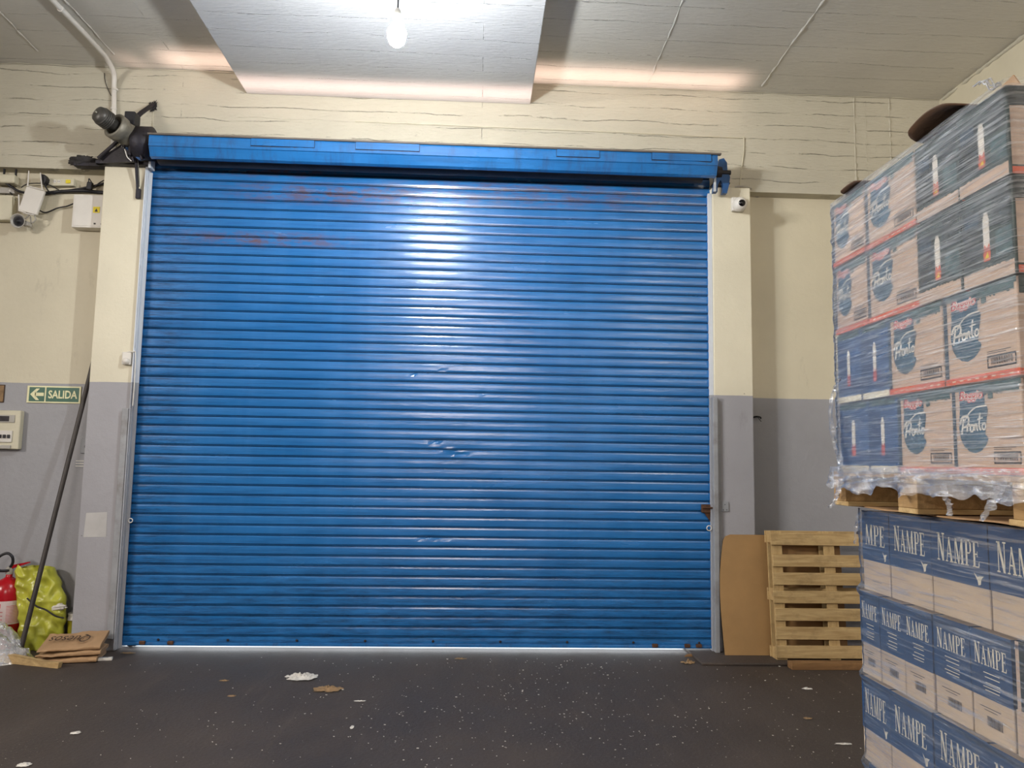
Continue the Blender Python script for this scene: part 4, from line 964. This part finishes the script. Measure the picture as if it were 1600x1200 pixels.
# ---- stretch film
def film_wrap(x, yf, yn, z0, z1, depth, mat, name, label, amp=.004, rowz=(), ragged=0, nv=200, seed=0, skirt_z=None, gap=.007):
    R = .02; path = []
    a = Vector((x+depth, yf+gap, 0)); b = Vector((x-gap, yf+gap, 0)); c = Vector((x-gap, yn-gap, 0)); d = Vector((x+depth, yn-gap, 0))
    def seg(p, q, n): return [p.lerp(q, i/n) for i in range(n)]
    path += seg(a, b+Vector((R, 0, 0)), 14)
    path += [b+Vector((R-R*math.sin(t), -R+R*math.cos(t), 0)) for t in [i/5*PI/2 for i in range(5)]]
    path += seg(b+Vector((0, -R, 0)), c+Vector((0, R, 0)), 90)
    path += [c+Vector((R-R*math.cos(t), R-R*math.sin(t), 0)) for t in [i/5*PI/2 for i in range(5)]]
    path += seg(c+Vector((R, 0, 0)), d, 20)+[d]
    N = len(path); nrm = []
    for i in range(N):
        t = (path[min(i+1, N-1)]-path[max(i-1, 0)]).normalized(); nrm.append(Vector((-t.y, t.x, 0)) if False else Vector((t.y, -t.x, 0)))
    cx = Vector((x+depth/2, (yf+yn)/2, 0))
    for i in range(N):
        if nrm[i].dot(path[i]-cx) < 0: nrm[i] = -nrm[i]
    s = [0]
    for i in range(1, N): s.append(s[-1]+(path[i]-path[i-1]).length)
    mb = MB(); vs = []; 
    for j in range(nv+1):
        for i in range(N):
            zb = z0+ragged*(noise.noise(Vector((s[i]*6, seed, 0)))+.5*noise.noise(Vector((s[i]*19, seed, 3))))
            z = zb+(z1-zb)*j/nv
            sl = s[i]*.06
            k = amp*(noise.noise(Vector((s[i]*1.6, (z+sl)*38, seed)))+.6*noise.noise(Vector((s[i]*2.5, (z-sl*1.5)*75, seed+5))))
            for rz in rowz: k += .016*math.exp(-((z-rz)/.022)**2)-.004*math.exp(-((z-rz)/.1)**2)
            if skirt_z is not None and z < skirt_z: k += .05*min(1, (skirt_z-z)/.12)*(.5+noise.noise(Vector((s[i]*9, z*10, 2))))
            p = path[i]+nrm[i]*max(k, -gap+.003); vs.append((p.x, p.y, z))
    fs = [(j*N+i, j*N+i+1, (j+1)*N+i+1, (j+1)*N+i) for j in range(nv) for i in range(N-1)]
    mb.mesh(vs, fs, mat, True)
    return tag(recenter(mb.build(name)), label, 'plastic film', 'stretch film round the pallet loads')
film_wrap(XU, -3.59, -4.70, 1.578, 2.728, .42, M['film'], 'stretch_film', 'clear glossy stretch film wrapped round the upper load of cream and green cartons', .0062, (), 0, 230, 1)
film_wrap(XL_, -3.59, -4.71, .11, 1.436, .42, M['film_low'], 'stretch_film', 'clear stretch film wrapped round the lower load of blue wine cartons', .004, (1.107, .771, .435), 0, 200, 7, gap=.009)
film_wrap(XU, -3.59, -4.70, 1.515, 1.605, .42, M['film_skirt'], 'stretch_film', 'gathered milky band of film hanging ragged over the middle pallet', .010, (), .038, 26, 4, skirt_z=1.59, gap=.03)
# loose strips of film
def strip(pts, w0, w1, label, seed=0, m=M['film_skirt']):
    P = smoothpts(pts, 8); N = len(P); mb = MB(); vs = []
    for i, p in enumerate(P):
        t = i/(N-1); w_ = w0+(w1-w0)*t
        for k in range(5):
            a = (k/4-.5)*w_; vs.append(p+Vector((.012*noise.noise(Vector((t*9, k, seed))), a, .010*noise.noise(Vector((t*7, k*2, seed+2))))))
    fs = [(i*5+k, i*5+k+1, (i+1)*5+k+1, (i+1)*5+k) for i in range(N-1) for k in range(4)]
    mb.mesh(vs, fs, m, True); return tag(recenter(mb.build('film_strip')), label, 'plastic film', 'loose film strips')
q = lambda a, b, x=XU-.035: atX(a, b, x)
strip([q(1563, 752), q(1556, 775), q(1545, 795), q(1533, 814)], .07, .02, 'clear twisted film strip hanging from the middle pallet near its near block', 1)
strip([q(1474, 758), q(1478, 778), q(1484, 790), q(1483, 806)], .04, .025, 'short clear film strip hanging by the middle block of the middle pallet', 2)
strip([q(1316, 748), q(1310, 765), q(1306, 780), q(1296, 794)], .05, .03, 'ragged clear film end hanging at the far corner of the middle pallet', 3)
strip([q(1312, 590), q(1300, 620), q(1300, 670), q(1312, 720), q(1314, 745)], .03, .05, 'loose thin film flap standing off the far edge of the upper load', 4, M['film_low'])
strip([atX(1345, 800, 1.58), atX(1338, 825, 1.57), atX(1336, 850, 1.58)], .05, .02, 'loose film flap at the far top corner of the lower load', 5, M['film_low'])
mb = MB()
for sd in range(3):
    P = smoothpts([q(1520+sd*10, 136-sd*3), q(1530+sd*9, 128-sd*3), q(1541+sd*6, 132), q(1549+sd*6, 140-sd*6), q(1556+sd*4, 134)], 6)
    mb.tube([p+Vector((0, 0, .006*noise.noise(p*60))) for p in P], .0028, M['film_skirt'], 5)
tag(recenter(mb.build('film_strip')), 'frayed wisps of film sticking up at the top of the upper load', 'plastic film', 'loose film strips')

# ================================================================ LEFT CORNER CLUTTER
# pole
pp0 = atZ(29, 1030, .0); pp0.z = .012; pp1 = Vector((-3.312, .10, 2.60))
mb = MB(); mb.tube([pp0, pp0.lerp(pp1, .5), pp1], .019, M['pole'], 12); tag(recenter(mb.build('pole')), 'long dark pole leaning into the corner by the left pilaster', 'pole')
# extinguisher
fe = empty('fire_extinguisher', (-3.885, .052, 0), 'red fire extinguisher with pale label standing in the left corner', 'fire extinguisher')
ex = Vector((-3.885, .052, 0))
mb = MB(); mb.lathe([(.10, 0), (.115, .012), (.115, .44), (.112, .47), (.10, .51), (.075, .545), (.04, .565), (.025, .575), (.025, .60)], ex, (0, 0, 1), M['red'], 36); local(mb.build('cylinder'), fe)
mb = MB()
def cylpt(u, z, r=.1162): th = -PI/2+.35+(u-.5)*2.4; return Vector((ex.x+math.cos(th)*r, ex.y+math.sin(th)*r, z))
mb.grid(lambda u, v: cylpt(u, .20+.19*v), 20, 1, M['label']); o = local(mb.build('label_sheet'), fe); o['label'] = 'pale printed instruction label'
mb = MB(); rr = random.Random(3)
for z in [.215+.012*i for i in range(12)]:
    mb.grid(lambda u, v: cylpt(.56+u*.36*rr.uniform(.98, 1), z+.004*v, .1168), 6, 1, M['pinkred'])
for i in range(3): mb.grid(lambda u, v: cylpt(.20+i*.08+u*.055, .335+.035*v, .1168), 3, 1, M['pinkred'])
for z in (.30, .27, .24): mb.grid(lambda u, v: cylpt(.10+u*.38, z+.006*v, .1168), 6, 1, M['pinkred'])
local(mb.build('label_print'), fe, o)
mb = MB(); mb.lathe([(.022, .59), (.028, .60), (.028, .645), (.018, .66)], ex, (0, 0, 1), M['grey_plastic'], 16); local(mb.build('valve'), fe)
mb = MB(); mb.prism([ex+Vector((.0, -.012, .655)), ex+Vector((.03, -.012, .645)), ex+Vector((.16, -.012, .69)), ex+Vector((.155, -.012, .70)), ex+Vector((.02, -.012, .672))], (0, .024, 0), M['red']); local(mb.build('lever'), fe)
mb = MB(); mb.tube(smoothpts([ex+Vector((.01, -.02, .63)), ex+Vector((-.05, -.05, .63)), ex+Vector((-.085, -.07, .67)), ex+Vector((-.06, -.07, .74)), ex+Vector((.0, -.06, .775)), ex+Vector((.045, -.06, .75)), ex+Vector((.05, -.05, .70)), ex+Vector((.03, -.045, .66))]), .0115, M['black'], 10); local(mb.build('hose'), fe)
# yellow-green bag: crumpled shell
mb = MB()
prof_b = [(0.0, -3.70, -3.43), (.08, -3.72, -3.41), (.2, -3.745, -3.40), (.28, -3.76, -3.40), (.32, -3.765, -3.385), (.42, -3.785, -3.42), (.52, -3.805, -3.46), (.60, -3.81, -3.50), (.66, -3.82, -3.54)]
def lerp_prof(z):
    for i in range(len(prof_b)-1):
        a, b = prof_b[i], prof_b[i+1]
        if z <= b[0]: t = (z-a[0])/(b[0]-a[0]); return a[1]+(b[1]-a[1])*t, a[2]+(b[2]-a[2])*t
    return prof_b[-1][1:]
def bagf(u, v):
    z = .66*v; xa, xb = lerp_prof(z); cx = (xa+xb)/2; hw = (xb-xa)/2; hd = .095*(1-.55*v)
    th = 2*PI*u; dx = math.cos(th); dy = math.sin(th); dx = math.copysign(abs(dx)**.8, dx); dy = math.copysign(abs(dy)**.8, dy)
    p = Vector((cx+hw*dx, .035+hd*dy, z))
    n1 = noise.noise(Vector((p.x*9, p.z*6, 3+dy))); n2 = noise.noise(Vector((p.x*22, p.z*15, 9+dy))); cr = 1-abs(noise.noise(Vector((p.x*13+p.z*5, p.z*8-p.x*4, 5))))*2
    k = .03*n1+.012*n2+.027*cr
    p += Vector((dx*.5, dy*1.2, 0))*k
    if v > .8: p.z += .04*noise.noise(Vector((u*6, 1, 1)))*(v-.8)*5
    p.y = min(p.y, .165); p.z = max(p.z, .002); return p
mb.grid(bagf, 80, 70, M['bagyel'])
bg = mb.build('plastic_bag'); 
bge = empty('trash_bag', (-3.58, .06, 0), 'crumpled yellow green plastic bag propped behind the dark pole', 'bag')
local(bg, bge); bg.name = 'bag_body'
mb = MB(); fn, nu, nv, mm = blob((-3.44, -.02, .345), .09, .03, .04, .35, 2.2, M['paper'], seed=21); mb.grid(fn, nu, nv, mm); o = local(mb.build('torn_lining'), bge); o['label'] = 'grey torn lining spilling from the bag'
mb = MB(); mb.tube(smoothpts([(-3.66, -.065, .42), (-3.58, -.075, .36), (-3.50, -.075, .33), (-3.42, -.07, .28), (-3.36, -.05, .26)]), .007, M['iron'], 6); o = local(mb.build('tear_edge'), bge); o['label'] = 'dark torn fold'
# yellow bucket
bk = empty('bucket', (-3.345, -.02, 0), 'yellow bucket with pale lid half hidden beside the left pilaster', 'bucket')
mb = MB(); mb.lathe([(.040, 0), (.048, .20), (.050, .205), (.050, .22)], (-3.344, .09, 0), (0, 0, 1), M['bucket'], 24); pl_ = local(mb.build('pail'), bk)
mb = MB(); mb.lathe([(.052, .22), (.052, .235), (.047, .245), (.047, .262), (.050, .265), (.050, .275)], (-3.344, .09, 0), (0, 0, 1), M['white'], 24); local(mb.build('lid'), bk)
# folded kraft sacks: three stacked, slumped
def sack(zb, h, dx, dy, rot, text, label, shrink=0, tilt=0):
    r = empty('paper_sack', (-3.13+dx, -.34+dy, zb), label, 'sack', 'folded paper sacks in the left corner')
    R = Matrix.Translation((-3.13+dx, -.34+dy, zb)) @ Matrix.Rotation(rot, 4, 'Z') @ Matrix.Rotation(tilt, 4, 'X')
    L, D = .23-shrink, .15
    def f(u, v):
        th = 2*PI*v; x = (2*u-1)*L
        edge = 1-abs(2*u-1)**6*.35
        yy = math.copysign(abs(math.cos(th))**.35, math.cos(th))*D; zz = h/2+math.copysign(abs(math.sin(th))**.5, math.sin(th))*h/2*edge
        w = noise.noise(Vector((x*9, yy*9, zb*30)))*.010+noise.noise(Vector((x*28, zz*50, 4)))*.004
        zz += w*(1 if zz > h*.3 else 0)+ (.018*(u-.5) if zz > h*.5 else 0)
        return R @ Vector((x, yy*(1-.08*u)+w*.8, max(.001, zz)))
    mb = MB(); mb.grid(f, 60, 40, M['kraft'])
    for uu in (0, 1): mb.poly([f(uu, k/20) for k in range(20)], M['kraft'])
    local(mb.build('sack_body'), r)
    if text:
        mb = MB(); put_text(mb, 'Quesos', M['kraft_dark'], lambda a, b: R @ Vector((-a, -b, h+.020)), -.12, .17, -.045, .085, .3, .0); local(mb.build('lettering'), r)
    return r
sack(0, .038, -.02, 0, .18, False, 'lowest folded brown paper sack of the pile by the left pilaster')
sack(.050, .034, .0, .01, .22, False, 'middle folded brown paper sack of the pile by the left pilaster', .005)
sack(.122, .030, .0, .02, .20, True, 'topmost folded brown paper sack with dark script print', .01, .24)
# broken plank in front
p0 = atZ(0, 1022, .06); p1 = atZ(95, 1040, .02)
d = (p1-p0); L = d.length; ang = math.atan2(d.y, d.x)
R = Matrix.Translation((p0.x, p0.y, .012)) @ Matrix.Rotation(ang, 4, 'Z')
mb = MB(); mb.prism([R @ Vector(v) for v in ((-.25, -.02, .045), (0, -.025, .05), (.25*L, -.03, .06), (L*.8, -.02, .03), (L, -.02, .035), (L*.98, -.02, -.01), (L*.5, -.02, -.01), (-.25, -.02, -.005))], R.to_3x3() @ Vector((0, .035, 0)), M['wood']); tag(recenter(mb.build('plank')), 'splintered pale wooden plank on the floor before the paper sacks', 'plank')
# heap of film on the floor
mb = MB(); 
def heap(u, v):
    th = 2*PI*u; r = v
    c = Vector((-3.86, -.36, 0)); x = c.x+math.cos(th)*r*.43; y = c.y+math.sin(th)*r*.27
    z = .30*(1-r**2.2)*(1+.25*math.cos(th+.5))+.11*(1-r*.6)*noise.turbulence(Vector((x*7, y*7, 1)), 3, False)-.04+.05*abs(noise.noise(Vector((x*26, y*26, 2))))
    return Vector((x+.02*noise.noise(Vector((x*20, y*20, 4))), y, max(.003, z)))
mb.grid(heap, 90, 50, M['film_heap'])
tag(recenter(mb.build('plastic_film_heap')), 'heap of crumpled clear plastic film on the floor at the left edge', 'plastic film')
# white bar
c = atZ(157, 1032, .0)
mb = MB(); mb.box((c.x-.085, c.y-.02, .0), (c.x+.085, c.y+.02, .022), M['white'], Matrix.Translation(c) @ Matrix.Rotation(.22, 4, 'Z') @ Matrix.Translation(-c), .003); mb.box((c.x-.055, c.y-.012, .0221), (c.x+.055, c.y+.012, .0226), M['greyrail'], Matrix.Translation(c) @ Matrix.Rotation(.22, 4, 'Z') @ Matrix.Translation(-c)); tag(recenter(mb.build('plastic_bar')), 'small white plastic bar on the floor right of the paper sacks', 'debris')

# ================================================================ FLOOR LITTER
def crumple(px, py, sx, sy, sz, m, name, label, seed, group=None, catg='litter'):
    c = atZ(px, py, 0); mb = MB()
    def f(u, v):
        th = 2*PI*u; r = v*(1+.35*noise.noise(Vector((math.cos(th)*2, math.sin(th)*2, seed)))+.18*noise.noise(Vector((math.cos(th)*6, math.sin(th)*6, seed))))
        x = math.cos(th)*r*sx; y = math.sin(th)*r*sy
        return Vector((c.x+x, c.y+y, .0025+sz*(1-v*.8)*(.4+abs(noise.noise(Vector((x*45, y*45, seed)))*2))))
    mb.grid(f, 36, 10, m)
    return tag(recenter(mb.build(name)), label, catg, group)
crumple(472, 1060, .115, .08, .035, M['paper'], 'crumpled_paper', 'large crumpled white paper on the floor before the shutter', 1)
crumple(512, 1078, .10, .06, .024, M['leaf'], 'dry_leaf', 'tan dry leaf beside the large crumpled white paper', 2)
crumple(350, 1064, .035, .02, .008, M['leaf'], 'dry_leaf', 'small tan leaf scrap left of the crumpled white paper', 3)
crumple(118, 1146, .03, .025, .01, M['paper'], 'paper_scrap', 'small white paper scrap on the floor at lower left', 4)
crumple(38, 1196, .035, .03, .012, M['paper'], 'paper_scrap', 'white paper scrap cut by the bottom edge at lower left', 5)
crumple(1075, 1037, .055, .03, .03, M['leaf'], 'dry_leaf', 'curled brown leaf on the floor by the right guide rail', 6)
crumple(720, 1030, .05, .02, .012, M['leaf'], 'dry_leaf', 'flat brown leaf on the floor below the middle of the shutter', 7)
crumple(550, 1137, .012, .03, .006, M['paper'], 'paper_scrap', 'thin white sliver on the floor near the middle', 8)
crumple(562, 1096, .04, .012, .005, M['paper'], 'paper_scrap', 'flat grey scrap right of the tan dry leaf', 9)
crumple(1261, 1077, .04, .02, .012, M['paper'], 'paper_scrap', 'small grey scrap on the floor before the upright pallet', 10)
crumple(1262, 1123, .03, .02, .006, M['leaf'], 'dry_leaf', 'brown scrap on the floor left of the wine cartons', 11)
crumple(1318, 1163, .05, .015, .006, M['paper'], 'paper_scrap', 'pale scrap on the floor beside the lowest wine cartons', 12)
crumple(362, 1088, .03, .02, .006, M['leaf'], 'dry_leaf', 'small brown flake below the tan leaf scrap', 13)
crumple(200, 1021, .06, .02, .012, M['leaf'], 'dry_leaf', 'brown leaf litter at the foot of the left guide rail', 14)
mb = MB(); c = atZ(206, 1011, 0); fn, nu, nv, mm = blob((c.x, c.y, .028), .075, .03, .026, .5, 3, M['rusty'], seed=31, flat=-.026); mb.grid(fn, nu, nv, mm)
tag(recenter(mb.build('debris_clump')), 'grimy clump of debris at the left foot of the shutter', 'debris')
c1 = atZ(1085, 1026, 0); mb = MB(); mb.prism([c1+Vector(v) for v in ((-.09, -.02, .003), (.09, .0, .006), (.10, .03, .016), (-.06, .01, .012))], (0, 0, .006), M['wood_old']); tag(recenter(mb.build('wood_splinter')), 'thin wood splinter at the right foot of the shutter', 'debris')
# scattered grains of litter too many to count
mb = MB(); rg = random.Random(5)
for i in range(1500):
    x = rg.gauss(.6, 1.5); y = rg.uniform(-3.0, -.25)
    if x > 3.0 or x < -3.6: continue
    if rg.random() > .35+.65*max(0, noise.noise(Vector((x*.9, y*.9, 3)))*1.8+.3): continue
    s_ = rg.uniform(.0018, .0058)*(1.6 if rg.random() < .08 else 1); a = rg.uniform(0, PI)
    pts = [Vector((x+s_*math.cos(a+k*PI/2)*(1 if k % 2 else .6), y+s_*math.sin(a+k*PI/2)*(1 if k % 2 else .6), .0012+.0008*rg.random())) for k in range(4)]
    mb.prism(pts, (0, 0, s_*.4), M['paper'])
o = recenter(mb.build('floor_crumbs')); tag(o, 'pale crumbs and dust grains scattered over the dark floor', 'crumbs', None, 'stuff')
